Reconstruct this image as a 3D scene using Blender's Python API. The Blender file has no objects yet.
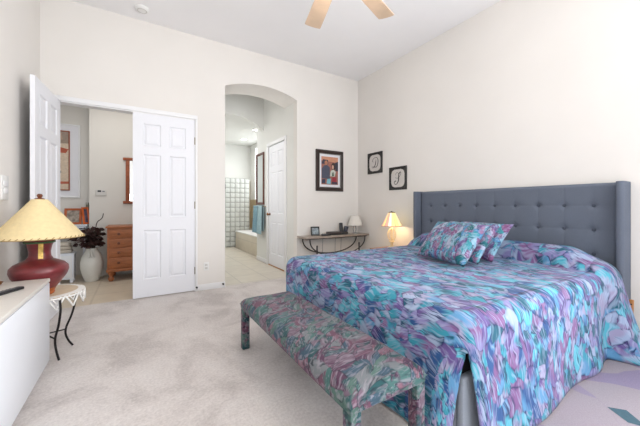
import bpy, bmesh, math, random
from mathutils import Vector, Matrix, noise as mnoise

scene = bpy.context.scene
COL = scene.collection
PI = math.pi
R = math.radians

# ------------------------------------------------------------------ camera
cam_data = bpy.data.cameras.new('camera')
cam = bpy.data.objects.new('camera', cam_data)
COL.objects.link(cam)
cam.location = (0, 0, 1.2)
cam.rotation_euler = (R(90), 0, R(-31.6))
cam_data.sensor_width = 36
cam_data.lens = 36 * 296 / 640
cam_data.shift_y = -7 / 640
cam_data.clip_start = 0.05
scene.camera = cam

# ------------------------------------------------------------------ world, light, exposure
scene.view_settings.view_transform = 'Standard'
scene.view_settings.look = 'None'
scene.view_settings.gamma = 1
scene.view_settings.exposure = 0.27
world = bpy.data.worlds.new('daylight')
scene.world = world
world.use_nodes = True
wn = world.node_tree.nodes
wn['Background'].inputs[0].default_value = (0.75, 0.86, 1.0, 1)
wn['Background'].inputs[1].default_value = 1.0


def area(name, loc, rot, sx, sy, power, color=(1, 1, 1), spread=180):
    l = bpy.data.lights.new(name, 'AREA')
    l.shape = 'RECTANGLE'
    l.size, l.size_y, l.energy, l.color = sx, sy, power, color
    l.spread = R(spread)
    o = bpy.data.objects.new(name, l)
    COL.objects.link(o)
    o.location, o.rotation_euler = loc, rot
    return o


# daylight entering by the rear window and the glass blocks, plus added fill areas
area('window_daylight', (1.2, -2.34, 1.6), (R(118), 0, 0), 3.2, 2.2, 66, (0.97, 0.985, 1.0))
area('side_fill', (3.56, -1.25, 1.6), (R(110), 0, R(90)), 1.7, 2.1, 165, (0.97, 0.985, 1.0))  # added fill from the right, brightens the left wall and dresser front
area('entry_fill', (0.99, 5.45, 1.9), (0, R(-90), 0), 1.6, 0.7, 8, (1.0, 0.98, 0.95))  # added fill on a blank passage wall, hidden beside the arch
area('hall_fill', (-0.2, 5.3, 3.1), (0, 0, 0), 1.2, 0.9, 13, (1.0, 0.975, 0.95))  # added fill under the hall ceiling
area('bathroom_daylight', (3.08, 8.2, 2.2), (0, R(90), 0), 1.4, 1.3, 4, (0.97, 0.99, 1.0))
area('bathroom_ceiling_fill', (1.42, 7.5, 3.12), (0, 0, 0), 0.6, 2.0, 21, (0.98, 0.99, 1.0))  # added ceiling fill out of view, there is no opening above


# ------------------------------------------------------------------ material helpers
def lin(c):
    return tuple((v / 12.92 if v <= 0.04045 else ((v + 0.055) / 1.055) ** 2.4) for v in c)


def rgb(r, g, b):
    return lin((r / 255, g / 255, b / 255)) + (1,)


class NT:
    def __init__(s, name):
        s.m = bpy.data.materials.new(name)
        s.m.use_nodes = True
        s.t = s.m.node_tree
        s.b = s.t.nodes['Principled BSDF']
        s.out = s.t.nodes['Material Output']

    def n(s, typ, ins=None, **attrs):
        nd = s.t.nodes.new(typ)
        for k, v in attrs.items():
            setattr(nd, k, v)
        for k, v in (ins or {}).items():
            s.set(nd.inputs[k], v)
        return nd

    def set(s, sock, v):
        if isinstance(v, bpy.types.NodeSocket):
            s.t.links.new(v, sock)
        else:
            sock.default_value = v

    def mix(s, fac, a, b, mode='MIX'):
        nd = s.n('ShaderNodeMix', data_type='RGBA', blend_type=mode)
        s.set(nd.inputs['Factor'], fac)
        s.set(nd.inputs['A'] if False else nd.inputs[6], a)
        s.set(nd.inputs[7], b)
        return nd.outputs[2]

    def ramp(s, fac, stops, interp='LINEAR'):
        nd = s.n('ShaderNodeValToRGB')
        cr = nd.color_ramp
        cr.interpolation = interp
        while len(cr.elements) < len(stops):
            cr.elements.new(0.5)
        for e, (p, c) in zip(cr.elements, stops):
            e.position, e.color = p, c
        s.set(nd.inputs[0], fac)
        return nd.outputs[0]

    def vmath(s, op, a, b=None):
        nd = s.n('ShaderNodeVectorMath', operation=op)
        s.set(nd.inputs[0], a)
        if b is not None:
            s.set(nd.inputs[3 if op == 'SCALE' else 1], b)
        return nd.outputs[0]

    def math(s, op, a, b=0.0):
        nd = s.n('ShaderNodeMath', operation=op)
        s.set(nd.inputs[0], a)
        s.set(nd.inputs[1], b)
        return nd.outputs[0]

    def coord(s, which='Object'):
        return s.n('ShaderNodeTexCoord').outputs[which]

    def bump(s, h, strength=0.2, dist=0.01):
        nd = s.n('ShaderNodeBump', {'Height': h, 'Strength': strength, 'Distance': dist})
        s.t.links.new(nd.outputs[0], s.b.inputs['Normal'])


def mat(name, color, rough=0.5, metal=0.0, var=0.0, scale=8.0, bump=0.0, bscale=60.0, coat=0.0, spec=0.5,
        emit=None, estr=0.0, stretch=(1, 1, 1)):
    t = NT(name)
    b = t.b
    b.inputs['Roughness'].default_value = rough
    b.inputs['Metallic'].default_value = metal
    b.inputs['Coat Weight'].default_value = coat
    b.inputs['Specular IOR Level'].default_value = spec
    co = t.n('ShaderNodeMapping', {'Vector': t.coord(), 'Scale': stretch}).outputs[0]
    nz = t.n('ShaderNodeTexNoise', {'Vector': co, 'Scale': scale, 'Detail': 4.0}).outputs[0]
    d = tuple(max(0, c * (1 - var)) for c in color[:3]) + (1,)
    l = tuple(min(1, c * (1 + var)) for c in color[:3]) + (1,)
    t.set(b.inputs['Base Color'], t.ramp(nz, [(0.3, d), (0.7, l)]))
    if bump:
        h = t.n('ShaderNodeTexNoise', {'Vector': co, 'Scale': bscale, 'Detail': 3.0}).outputs[0]
        t.bump(h, bump)
    if emit:
        b.inputs['Emission Color'].default_value = emit
        b.inputs['Emission Strength'].default_value = estr
    return t.m


def fabric(name, palette, cell=(7, 16, 7), warp=0.2, outline=0.5, dark=(20, 35, 70), pale=(205, 205, 222), pale_amt=0.45,
           coords='Object', rot=(0, 0, 0), wscale=2.2, turn=1.2, strk=(2.2, 13.0, 2.2), edge=0.05, own=False):
    """painted leaf print: stretched cells (the leaves), each with two colours, its own stroke direction and dark veins"""
    t = NT(name)
    b = t.b
    b.inputs['Roughness'].default_value = 0.75
    b.inputs['Specular IOR Level'].default_value = 0.25
    b.inputs['Sheen Weight'].default_value = 0.1
    co = t.n('ShaderNodeMapping', {'Vector': t.coord(coords), 'Rotation': rot}).outputs[0]
    if own:
        co = t.vmath('ADD', co, t.vmath('SCALE', (3.1, 5.3, 1.7), t.n('ShaderNodeObjectInfo').outputs['Random']))
    n1 = t.n('ShaderNodeTexNoise', {'Vector': co, 'Scale': wscale, 'Detail': 1.5}).outputs['Color']
    o1 = t.vmath('SCALE', t.vmath('SUBTRACT', n1, (0.5, 0.5, 0.5)), warp * 2)
    n2 = t.n('ShaderNodeTexNoise', {'Vector': co, 'Scale': wscale * 5, 'Detail': 1.0}).outputs['Color']
    o2 = t.vmath('SCALE', t.vmath('SUBTRACT', n2, (0.5, 0.5, 0.5)), warp * 0.3)
    w = t.vmath('ADD', t.vmath('ADD', co, o1), o2)
    k = len(palette)
    pal = [(i / k, rgb(*c)) for i, c in enumerate(palette)]
    pal2 = [(i / k, rgb(*c)) for i, c in enumerate(palette[3:] + palette[:3])]

    def layer(scale, off):
        cm = t.n('ShaderNodeMapping', {'Vector': w, 'Scale': tuple(v * scale for v in cell), 'Location': off}).outputs[0]
        v = t.n('ShaderNodeTexVoronoi', {'Vector': cm, 'Scale': 1.0})
        e = t.n('ShaderNodeTexVoronoi', {'Vector': cm, 'Scale': 1.0}, feature='DISTANCE_TO_EDGE')
        rnd = t.n('ShaderNodeSeparateColor', {'Color': v.outputs['Color']})
        loc = t.vmath('SUBTRACT', cm, v.outputs['Position'])
        ang = t.math('MULTIPLY', t.math('SUBTRACT', rnd.outputs[2], 0.5), turn * 2)
        lr = t.n('ShaderNodeVectorRotate', {'Vector': loc, 'Angle': ang}, rotation_type='Z_AXIS').outputs[0]
        sx = t.n('ShaderNodeSeparateXYZ', {'Vector': lr})
        # brush strokes along the leaf
        so = t.vmath('ADD', t.n('ShaderNodeMapping', {'Vector': lr, 'Scale': strk}).outputs[0], t.vmath('SCALE', v.outputs['Color'], 40.0))
        st = t.n('ShaderNodeTexNoise', {'Vector': so, 'Scale': 1.0, 'Detail': 3.0, 'Distortion': 0.1}).outputs[0]
        st2 = t.n('ShaderNodeTexNoise', {'Vector': t.vmath('ADD', so, (5.2, 9.1, 3.3)), 'Scale': 1.3, 'Detail': 2.0}).outputs[0]
        ca = t.ramp(rnd.outputs[0], pal, 'CONSTANT')
        cb = t.ramp(rnd.outputs[1], pal2, 'CONSTANT')
        g = t.math('ADD', t.math('MULTIPLY', sx.outputs[1], 1.1), st)
        c = t.mix(t.ramp(g, [(0.35, (0, 0, 0, 1)), (0.65, (1, 1, 1, 1))]), ca, cb)
        c = t.mix(t.math('MULTIPLY', t.ramp(st2, [(0.5, (0, 0, 0, 1)), (0.64, (1, 1, 1, 1))]), pale_amt), c, rgb(*pale))
        # dark veins: thin strokes plus part of the outline
        vein = t.ramp(st, [(0.30, (1, 1, 1, 1)), (0.42, (0, 0, 0, 1))])
        ed = t.ramp(t.math('ADD', e.outputs[0], t.math('MULTIPLY', t.math('SUBTRACT', st2, 0.5), edge * 2)), [(0.0, (1, 1, 1, 1)), (edge, (0.35, 0.35, 0.35, 1)), (edge * 2.2, (0, 0, 0, 1))])
        patch = t.ramp(t.n('ShaderNodeTexNoise', {'Vector': co, 'Scale': 13.0 * scale, 'Detail': 1.0}).outputs[0], [(0.4, (0.15, 0.15, 0.15, 1)), (0.6, (1, 1, 1, 1))])
        m_ = t.math('MULTIPLY', t.math('MAXIMUM', vein, t.math('MULTIPLY', ed, patch)), outline)
        return t.mix(m_, c, rgb(*dark)), e.outputs[0]

    ca, ea = layer(1.0, (0, 0, 0))
    cb, eb = layer(1.6, (3.3, 7.7, 1.9))
    pick = t.n('ShaderNodeTexNoise', {'Vector': co, 'Scale': 7.0, 'Detail': 2.0}).outputs[0]
    c = t.mix(t.ramp(pick, [(0.46, (0, 0, 0, 1)), (0.52, (1, 1, 1, 1))]), ca, cb)
    t.set(b.inputs['Base Color'], c)
    t.bump(ea, 0.12, 0.01)
    return t.m


# ------------------------------------------------------------------ mesh helpers
class MB:
    def __init__(s):
        s.bm = bmesh.new()
        s.mats = []
        s.cur = 0

    def use(s, m):
        if m not in s.mats:
            s.mats.append(m)
        s.cur = s.mats.index(m)
        return s

    def _mark(s, faces, smooth=True):
        for f in faces:
            f.material_index = s.cur
            f.smooth = smooth

    def box(s, x0, x1, y0, y1, z0, z1, bev=0.0, seg=2, mtx=None):
        r = bmesh.ops.create_cube(s.bm, size=1)
        vs = r['verts']
        for v in vs:
            v.co = Vector(((x0 + x1) / 2 + v.co.x * (x1 - x0), (y0 + y1) / 2 + v.co.y * (y1 - y0),
                           (z0 + z1) / 2 + v.co.z * (z1 - z0)))
        fs = set(f for v in vs for f in v.link_faces)
        if bev > 0:
            es = list(set(e for v in vs for e in v.link_edges))
            rr = bmesh.ops.bevel(s.bm, geom=es, offset=bev, segments=seg, affect='EDGES', profile=0.5)
            fs = set(f for f in fs if f.is_valid) | set(rr['faces'])
            vs = list(set(v for f in fs for v in f.verts))
        if mtx is not None:
            for v in vs:
                v.co = mtx @ v.co
        s._mark(fs)
        return s

    def lathe(s, prof, seg=32, c=(0, 0, 0), cap0=False, cap1=False, fn=None, sx=1, sy=1):
        rings = []
        for (r, z) in prof:
            ring = []
            for i in range(seg):
                a = 2 * PI * i / seg
                rr = r if fn is None else r * fn(a, z)
                ring.append(s.bm.verts.new((c[0] + rr * math.cos(a) * sx, c[1] + rr * math.sin(a) * sy, c[2] + z)))
            rings.append(ring)
        fs = []
        for a, b in zip(rings, rings[1:]):
            for i in range(seg):
                j = (i + 1) % seg
                fs.append(s.bm.faces.new((a[i], a[j], b[j], b[i])))
        if cap0:
            fs.append(s.bm.faces.new(rings[0][::-1]))
        if cap1:
            fs.append(s.bm.faces.new(rings[-1]))
        s._mark(fs)
        return s

    def cyl(s, p, q, r, seg=16, r2=None):
        return s.tube([p, q], r, seg, r2=r2)

    def tube(s, pts, r, seg=10, r2=None, cap=True, flat=1.0):
        pts = [Vector(p) for p in pts]
        n = len(pts)
        rings = []
        ref = None
        for i, p in enumerate(pts):
            d = (pts[min(i + 1, n - 1)] - pts[max(i - 1, 0)]).normalized()
            if ref is None:
                ref = Vector((0, 0, 1)) if abs(d.z) < 0.9 else Vector((1, 0, 0))
            u = (ref - d * ref.dot(d)).normalized()
            ref = u
            w = d.cross(u)
            rad = r[i] if isinstance(r, (list, tuple)) else (r if r2 is None else r + (r2 - r) * i / (n - 1))
            rings.append([s.bm.verts.new(p + (u * math.cos(2 * PI * k / seg) + w * flat * math.sin(2 * PI * k / seg)) * rad)
                          for k in range(seg)])
        fs = []
        for a, b in zip(rings, rings[1:]):
            for i in range(seg):
                j = (i + 1) % seg
                fs.append(s.bm.faces.new((a[i], a[j], b[j], b[i])))
        if cap:
            fs.append(s.bm.faces.new(rings[0][::-1]))
            fs.append(s.bm.faces.new(rings[-1]))
        s._mark(fs)
        return s

    def poly(s, pts, smooth=False):
        f = s.bm.faces.new([s.bm.verts.new(p) for p in pts])
        s._mark([f], smooth)
        return s

    def prism(s, pts, d):
        """closed outline pts extruded along vector d"""
        d = Vector(d)
        a = [s.bm.verts.new(p) for p in pts]
        b = [s.bm.verts.new(Vector(p) + d) for p in pts]
        n = len(pts)
        fs = [s.bm.faces.new(a[::-1]), s.bm.faces.new(b)]
        for i in range(n):
            j = (i + 1) % n
            fs.append(s.bm.faces.new((a[i], a[j], b[j], b[i])))
        s._mark(fs)
        return s

    def grid(s, nu, nv, fn, uvfn=None, skip=None):
        vs = [[s.bm.verts.new(fn(i / nu, j / nv)) for j in range(nv + 1)] for i in range(nu + 1)]
        uvl = s.bm.loops.layers.uv.verify() if uvfn else None
        fs = []
        for i in range(nu):
            for j in range(nv):
                if skip and skip((i + 0.5) / nu, (j + 0.5) / nv):
                    continue
                f = s.bm.faces.new((vs[i][j], vs[i + 1][j], vs[i + 1][j + 1], vs[i][j + 1]))
                fs.append(f)
                if uvfn:
                    for lp, (a, b) in zip(f.loops, ((i, j), (i + 1, j), (i + 1, j + 1), (i, j + 1))):
                        lp[uvl].uv = uvfn(a / nu, b / nv)
        s._mark(fs)
        return s

    def build(s, name, m=None, parent=None, loc=(0, 0, 0), rot=(0, 0, 0), weld=0.0, sharp=35, fix=True):
        bm = s.bm
        if weld:
            bmesh.ops.remove_doubles(bm, verts=bm.verts, dist=weld)
        loose = [v for v in bm.verts if not v.link_faces]
        if loose:
            bmesh.ops.delete(bm, geom=loose, context='VERTS')
        if fix:
            bmesh.ops.recalc_face_normals(bm, faces=bm.faces)
        me = bpy.data.meshes.new(name)
        bm.to_mesh(me)
        bm.free()
        if s.mats:
            for q in s.mats:
                me.materials.append(q)
        else:
            me.materials.append(m)
        if sharp:
            me.set_sharp_from_angle(angle=R(sharp))
        o = bpy.data.objects.new(name, me)
        COL.objects.link(o)
        o.location, o.rotation_euler = loc, rot
        if parent:
            o.parent = parent
        return o


def tag(o, label, cat, group=None, kind=None):
    o['label'], o['category'] = label, cat
    if group:
        o['group'] = group
    if kind:
        o['kind'] = kind
    return o


def thing(name, label, cat, loc=(0, 0, 0), rot=(0, 0, 0), group=None):
    o = bpy.data.objects.new(name, None)
    o.empty_display_size = 0.1
    COL.objects.link(o)
    o.location, o.rotation_euler = loc, rot
    return tag(o, label, cat, group)


def struct(o):
    o['kind'] = 'structure'
    return o


def copy_part(o, parent, loc):
    c = o.copy()
    COL.objects.link(c)
    c.parent = parent
    c.location = loc
    return c


def bez(p0, p1, p2, p3, n=12):
    out = []
    for i in range(n + 1):
        t = i / n
        out.append(tuple((1 - t) ** 3 * a + 3 * (1 - t) ** 2 * t * b + 3 * (1 - t) * t * t * c + t ** 3 * d
                         for a, b, c, d in zip(p0, p1, p2, p3)))
    return out


def catmull(pts, n=8):
    out = []
    P = [pts[0]] + list(pts) + [pts[-1]]
    for i in range(1, len(P) - 2):
        a, b, c, d = P[i - 1], P[i], P[i + 1], P[i + 2]
        for k in range(n):
            t = k / n
            out.append(tuple(0.5 * (2 * q + (r - p) * t + (2 * p - 5 * q + 4 * r - s_) * t * t + (3 * q - p - 3 * r + s_) * t ** 3)
                             for p, q, r, s_ in zip(a, b, c, d)))
    out.append(tuple(pts[-1]))
    return out


def sstep(a, b, x):
    t = max(0.0, min(1.0, (x - a) / (b - a)))
    return t * t * (3 - 2 * t)


# ------------------------------------------------------------------ materials
WALL = mat('wall_paint', rgb(229, 225, 220), 0.9, var=0.015, scale=2, bump=0.05, bscale=120, spec=0.2)
CEIL = mat('ceiling_paint', rgb(245, 244, 245), 0.9, var=0.012, scale=2, bump=0.05, bscale=120, spec=0.2)
HALLWALL = mat('hall_paint', rgb(222, 218, 211), 0.9, var=0.015, scale=2, bump=0.05, bscale=120, spec=0.2)
BATHWALL = mat('bath_paint', rgb(226, 226, 222), 0.9, var=0.015, scale=2, bump=0.04, bscale=120, spec=0.2)
TRIM = mat('trim_paint', rgb(234, 234, 235), 0.45, var=0.01)
DOORP = mat('door_paint', rgb(232, 233, 238), 0.45, var=0.01, scale=30, stretch=(6, 6, 0.4), bump=0.02)
BRASS = mat('satin_nickel', rgb(150, 140, 125), 0.35, 1.0)
COPPER = mat('antique_brass', rgb(150, 100, 60), 0.4, 0.9)
DARKIRON = mat('wrought_iron', rgb(38, 34, 34), 0.5, 0.6, var=0.2, scale=40)
IRONGREY = mat('pewter_iron', rgb(70, 66, 66), 0.5, 0.6, var=0.3, scale=30)
BLACKP = mat('black_plastic', rgb(24, 25, 30), 0.4, var=0.1)
GREYP = mat('grey_plastic', rgb(120, 122, 126), 0.45, var=0.05)
WHITEP = mat('white_plastic', rgb(232, 232, 230), 0.4, var=0.01)
WHITELAC = mat('white_lacquer', rgb(231, 234, 240), 0.35, var=0.01, scale=3)
WHITETOP = mat('whitewashed_top', rgb(226, 222, 216), 0.4, var=0.02, scale=6, stretch=(1, 6, 1))
CHESTW = mat('cherry_wood', rgb(164, 98, 58), 0.4, var=0.22, scale=10, stretch=(1, 8, 6))
KNOBW = mat('turned_knob_wood', rgb(112, 62, 36), 0.35, var=0.2)
HONEYW = mat('honey_oak', rgb(172, 118, 66), 0.45, var=0.18, scale=12, stretch=(6, 6, 1))
ORANGEW = mat('orange_wood', rgb(176, 88, 44), 0.4, var=0.2, scale=14)
FANW = mat('maple_blade', rgb(210, 184, 158), 0.45, var=0.08, scale=8, stretch=(1, 1, 1))
HEADB = mat('slate_blue_upholstery', rgb(101, 108, 121), 0.85, var=0.07, scale=160, bump=0.25, bscale=500, spec=0.2)
HEADBB = mat('slate_blue_button', rgb(74, 80, 92), 0.85, var=0.07, scale=160, spec=0.2)
RAILF = mat('bed_rail_upholstery', rgb(138, 145, 156), 0.85, var=0.05, scale=160, bump=0.2, bscale=500, spec=0.2)
DARKFAB = mat('box_spring_black', rgb(22, 22, 26), 0.95, var=0.1)  # near-black colour for the box spring
MATTR = mat('mattress_ticking', rgb(200, 200, 205), 0.9, var=0.03)
SHADEY = mat('straw_yellow_shade', rgb(228, 208, 162), 0.8, var=0.05, scale=40, bump=0.15, bscale=300, spec=0.2)
LACINGM = mat('shade_lacing', rgb(160, 132, 88), 0.8, var=0.1)
REDCER = mat('oxblood_ceramic', rgb(108, 40, 44), 0.32, var=0.35, scale=9, bump=0.1, bscale=60, stretch=(1, 1, 3))
ORCER = mat('burnt_orange_glaze', rgb(150, 78, 30), 0.35, var=0.4, scale=14)
GOLDT = mat('gold_trim', rgb(196, 164, 90), 0.4, 0.5, var=0.4, scale=40)
GREENT = mat('green_bead', rgb(60, 92, 60), 0.4, var=0.2)
TABWOOD = mat('tan_table_top', rgb(206, 186, 158), 0.5, var=0.06, scale=10)
LACE = mat('white_lace', rgb(236, 234, 230), 0.9, var=0.03, scale=60)
FOLI = mat('dried_burgundy_leaf', rgb(66, 38, 36), 0.7, var=0.75, scale=16)
TWIG = mat('dark_twig', rgb(70, 56, 46), 0.8, var=0.2)
VASEM = mat('white_ceramic', rgb(218, 216, 208), 0.45, var=0.05, scale=6, bump=0.08, bscale=18)
LINEN = mat('beige_linen', rgb(196, 186, 172), 0.95, var=0.08, scale=60, bump=0.2, bscale=200)
FRAMED = mat('espresso_frame', rgb(46, 34, 30), 0.4, var=0.25, scale=20)
BEAD = mat('pewter_bead', rgb(130, 124, 120), 0.4, 0.6, var=0.3, scale=60)
MATW = mat('mat_board', rgb(226, 226, 230), 0.8, var=0.01)
BLACKF = mat('black_frame', rgb(26, 24, 23), 0.5, var=0.2, scale=30)
MONOP = mat('monogram_paper', rgb(206, 201, 196), 0.8, var=0.03)
MONOI = mat('monogram_ink', rgb(40, 38, 38), 0.6)
BROWNF = mat('mahogany_frame', rgb(92, 50, 40), 0.4, var=0.2, scale=20)
WOODF = mat('red_brown_wood', rgb(150, 78, 42), 0.4, var=0.2, scale=20)
TOWEL = mat('aqua_towel', rgb(158, 186, 194), 0.95, var=0.15, scale=50, bump=0.3, bscale=250)
TOWELD = mat('slate_towel', rgb(130, 164, 178), 0.95, var=0.15, scale=50, bump=0.3, bscale=250)
MARBLE = mat('grey_tan_marble', rgb(150, 137, 127), 0.3, var=0.22, scale=14)
LSHADE = mat('ivory_shade', rgb(222, 218, 210), 0.8, var=0.02)
CLEARG = mat('smoky_glass', rgb(200, 202, 206), 0.1, var=0.05)
CLEARG.node_tree.nodes['Principled BSDF'].inputs['Transmission Weight'].default_value = 0.6
MIRROR = mat('mirror_glass', rgb(225, 230, 232), 0.04, 1.0)
THERM0 = mat('outlet_insert', rgb(204, 202, 198), 0.5)
SHADOWM = mat('dark_gap', rgb(40, 38, 38), 0.9)


def carpet():
    t = NT('carpet_pile')
    t.b.inputs['Roughness'].default_value = 1.0
    t.b.inputs['Specular IOR Level'].default_value = 0.05
    t.b.inputs['Sheen Weight'].default_value = 0.2
    co = t.coord()
    a = t.n('ShaderNodeTexNoise', {'Vector': co, 'Scale': 1.9, 'Detail': 7.0, 'Roughness': 0.68, 'Distortion': 0.5}).outputs[0]
    c = t.ramp(a, [(0.36, rgb(184, 175, 171)), (0.5, rgb(216, 208, 204)), (0.64, rgb(229, 223, 219))])
    f = t.n('ShaderNodeTexNoise', {'Vector': co, 'Scale': 60.0, 'Detail': 4.0}).outputs[0]
    c = t.mix(0.35, c, t.ramp(f, [(0.3, rgb(178, 170, 166)), (0.7, rgb(236, 230, 226))]))
    t.set(t.b.inputs['Base Color'], c)
    t.bump(t.n('ShaderNodeTexNoise', {'Vector': co, 'Scale': 220.0, 'Detail': 2.0}).outputs[0], 0.6, 0.01)
    return t.m


def tiles(name, c1, c2, grout, size, rough=0.3, off=0.0, coords='Object', rot=(0, 0, 0), gw=0.012):
    t = NT(name)
    t.b.inputs['Roughness'].default_value = rough
    co = t.n('ShaderNodeMapping', {'Vector': t.coord(coords), 'Rotation': rot}).outputs[0]
    b = t.n('ShaderNodeTexBrick', {'Vector': co, 'Color1': rgb(*c1), 'Color2': rgb(*c2), 'Mortar': rgb(*grout), 'Scale': 1.0,
                                   'Mortar Size': gw, 'Brick Width': size, 'Row Height': size})
    b.offset = off
    nz = t.n('ShaderNodeTexNoise', {'Vector': co, 'Scale': 5.0, 'Detail': 4.0}).outputs[0]
    c = t.mix(0.25, b.outputs[0], t.ramp(nz, [(0.3, rgb(*[v * 0.88 for v in c1])), (0.7, rgb(*[min(255, v * 1.06) for v in c1]))]))
    t.set(t.b.inputs['Base Color'], c)
    return t.m


CARPET = carpet()
TILE = tiles('bathroom_floor_tile', (214, 206, 192), (208, 199, 184), (186, 178, 166), 0.46)
HALLF = tiles('hall_floor_tile', (214, 200, 180), (208, 193, 172), (192, 177, 157), 0.5, rough=0.4)
TANTILE = tiles('tan_wall_tile', (196, 178, 146), (188, 168, 136), (176, 160, 134), 0.2, rot=(R(90), 0, 0))
TUBTILE = tiles('tub_apron_tile', (208, 198, 180), (203, 192, 173), (186, 176, 160), 0.3, rot=(R(90), 0, R(90)))

PAL_BED = [(50, 138, 160), (86, 138, 178), (94, 76, 132), (128, 124, 170), (14, 84, 104), (144, 160, 188), (120, 86, 132), (36, 76, 128), (78, 166, 186), (146, 142, 172)]
PAL_BENCH = [(96, 62, 80), (58, 94, 92), (114, 80, 94), (30, 70, 74), (104, 108, 112), (72, 42, 66), (72, 98, 92), (102, 84, 98), (50, 74, 90)]
PAL_PIL = [(54, 134, 146), (120, 76, 118), (124, 164, 184), (20, 94, 102), (100, 78, 126), (156, 160, 182), (60, 128, 170), (138, 100, 132)]
SPREADF = fabric('painted_leaf_bedspread', PAL_BED, cell=(10.5, 4.6, 6), outline=0.9, dark=(24, 36, 80), pale=(162, 174, 200),
                 pale_amt=0.5, coords='UV', turn=0.9, strk=(5.0, 0.9, 2.0), warp=0.12, edge=0.035)
BENCHF = fabric('painted_leaf_bench_cover', PAL_BENCH, cell=(5.5, 13, 10), outline=0.85, dark=(22, 34, 46), pale=(142, 136, 146),
                pale_amt=0.5, rot=(0, 0, R(-35)), strk=(0.9, 4.5, 3), turn=1.3, edge=0.03, warp=0.1)
PILF = fabric('painted_leaf_pillow_cover', PAL_PIL, cell=(6, 12, 10), outline=0.85, dark=(22, 34, 70), pale=(168, 180, 204),
              pale_amt=0.45, strk=(1.0, 4.5, 3), turn=1.3, edge=0.03, warp=0.1, own=True)


def rugmat():
    t = NT('leaf_pattern_rug')
    t.b.inputs['Roughness'].default_value = 0.95
    t.b.inputs['Specular IOR Level'].default_value = 0.1
    co = t.coord()
    w = t.vmath('ADD', co, t.vmath('SCALE', t.vmath('SUBTRACT', t.n('ShaderNodeTexNoise', {'Vector': co, 'Scale': 2.0}).outputs['Color'], (0.5, 0.5, 0.5)), 0.3))
    v = t.n('ShaderNodeTexVoronoi', {'Vector': w, 'Scale': 2.2})
    e = t.n('ShaderNodeTexVoronoi', {'Vector': w, 'Scale': 2.2}, feature='DISTANCE_TO_EDGE')
    r_ = t.n('ShaderNodeSeparateColor', {'Color': v.outputs['Color']})
    c = t.ramp(r_.outputs[0], [(0, rgb(150, 138, 160)), (0.25, rgb(142, 130, 158)), (0.5, rgb(162, 152, 157)), (0.75, rgb(144, 130, 146))], 'CONSTANT')
    c = t.mix(t.ramp(e.outputs[0], [(0, (0.3, 0.3, 0.3, 1)), (0.02, (0, 0, 0, 1))]), c, rgb(150, 136, 154))
    f = t.n('ShaderNodeTexNoise', {'Vector': co, 'Scale': 150.0, 'Detail': 2.0}).outputs[0]
    c = t.mix(0.15, c, t.ramp(f, [(0.3, rgb(150, 140, 150)), (0.7, rgb(220, 212, 220))]))
    t.set(t.b.inputs['Base Color'], c)
    t.bump(f, 0.3, 0.01)
    return t.m


RUG = rugmat()
RUGTEAL = mat('rug_teal_yarn', rgb(66, 94, 106), 0.95, var=0.1, scale=80)

# ------------------------------------------------------------------ setting
XL, XR, YB, YR, H = -0.935, 3.61, 4.47, -2.4, 3.6
W = 0.13
m = MB()
m.box(XL - W, XR + W, YR - W, YB + 0.06, -0.05, 0)
floor = struct(m.build('floor', CARPET))
m = MB()
m.box(0.86, 3.9, YB + 0.06, 9.9, -0.05, -0.004)
struct(m.build('floor_bathroom', TILE))
m = MB()
m.box(-1.6, 0.86, YB + 0.06, 6.8, -0.05, -0.004)
struct(m.build('floor_hall', HALLF))
m = MB()
m.box(XL - W, XR + W, YR - W, YB, H, H + 0.1)
struct(m.build('ceiling', CEIL))
m = MB()
m.box(XL - W, XL, YR - W, YB, 0, H)
struct(m.build('wall_left', WALL))
m = MB()
m.box(XR, XR + W, -0.35, YB + W, 0, H)
m.box(XR, XR + W, YR - W, -2.15, 0, H)
m.box(XR, XR + W, -2.15, -0.35, 0, 0.4)
m.box(XR, XR + W, -2.15, -0.35, 2.75, H)
struct(m.build('wall_right', WALL))
m = MB()
for y in (-2.15, -1.28, -0.41):
    m.box(XR + 0.03, XR + 0.09, y, y + 0.06, 0.4, 2.75)
m.box(XR + 0.03, XR + 0.09, -2.15, -0.35, 0.4, 0.46)
m.box(XR + 0.03, XR + 0.09, -2.15, -0.35, 2.69, 2.75)
struct(m.build('added_window', TRIM))  # unseen window, added so light reaches the left wall
# back wall with the double-door opening and the arched passage
DX0, DX1, DH = -0.795, 0.688, 2.415
AX0, AX1, ASP, AAP, AT = 1.10, 2.293, 2.985, 3.105, 0.5
m = MB()
m.box(XL - W, DX0, YB, YB + W, 0, H)
m.box(DX0, DX1, YB, YB + W, DH, H)
m.box(DX1, AX0, YB, YB + W, 0, H)
m.box(0.97, AX0, YB + W, YB + AT, 0, H)
m.box(AX1, XR, YB, YB + W, 0, H)


def arch_pts(x0, x1, zs, za, n=24):
    c = (x0 + x1) / 2
    h = (x1 - x0) / 2
    rise = za - zs
    rad = (h * h + rise * rise) / (2 * rise)
    out = []
    for i in range(n + 1):
        x = x0 + (x1 - x0) * i / n
        out.append((x, za - rad + math.sqrt(max(0, rad * rad - (x - c) ** 2))))
    return out


def arch_header(mb, x0, x1, zs, za, ztop, y0, t):
    a = arch_pts(x0, x1, zs, za)
    for (xa, za_), (xb, zb) in zip(a, a[1:]):
        mb.prism([(xa, y0, za_), (xb, y0, zb), (xb, y0, ztop), (xa, y0, ztop)], (0, t, 0))


arch_header(m, AX0, AX1, ASP, AAP, H, YB, AT)
struct(m.build('wall_back', WALL))
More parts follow.
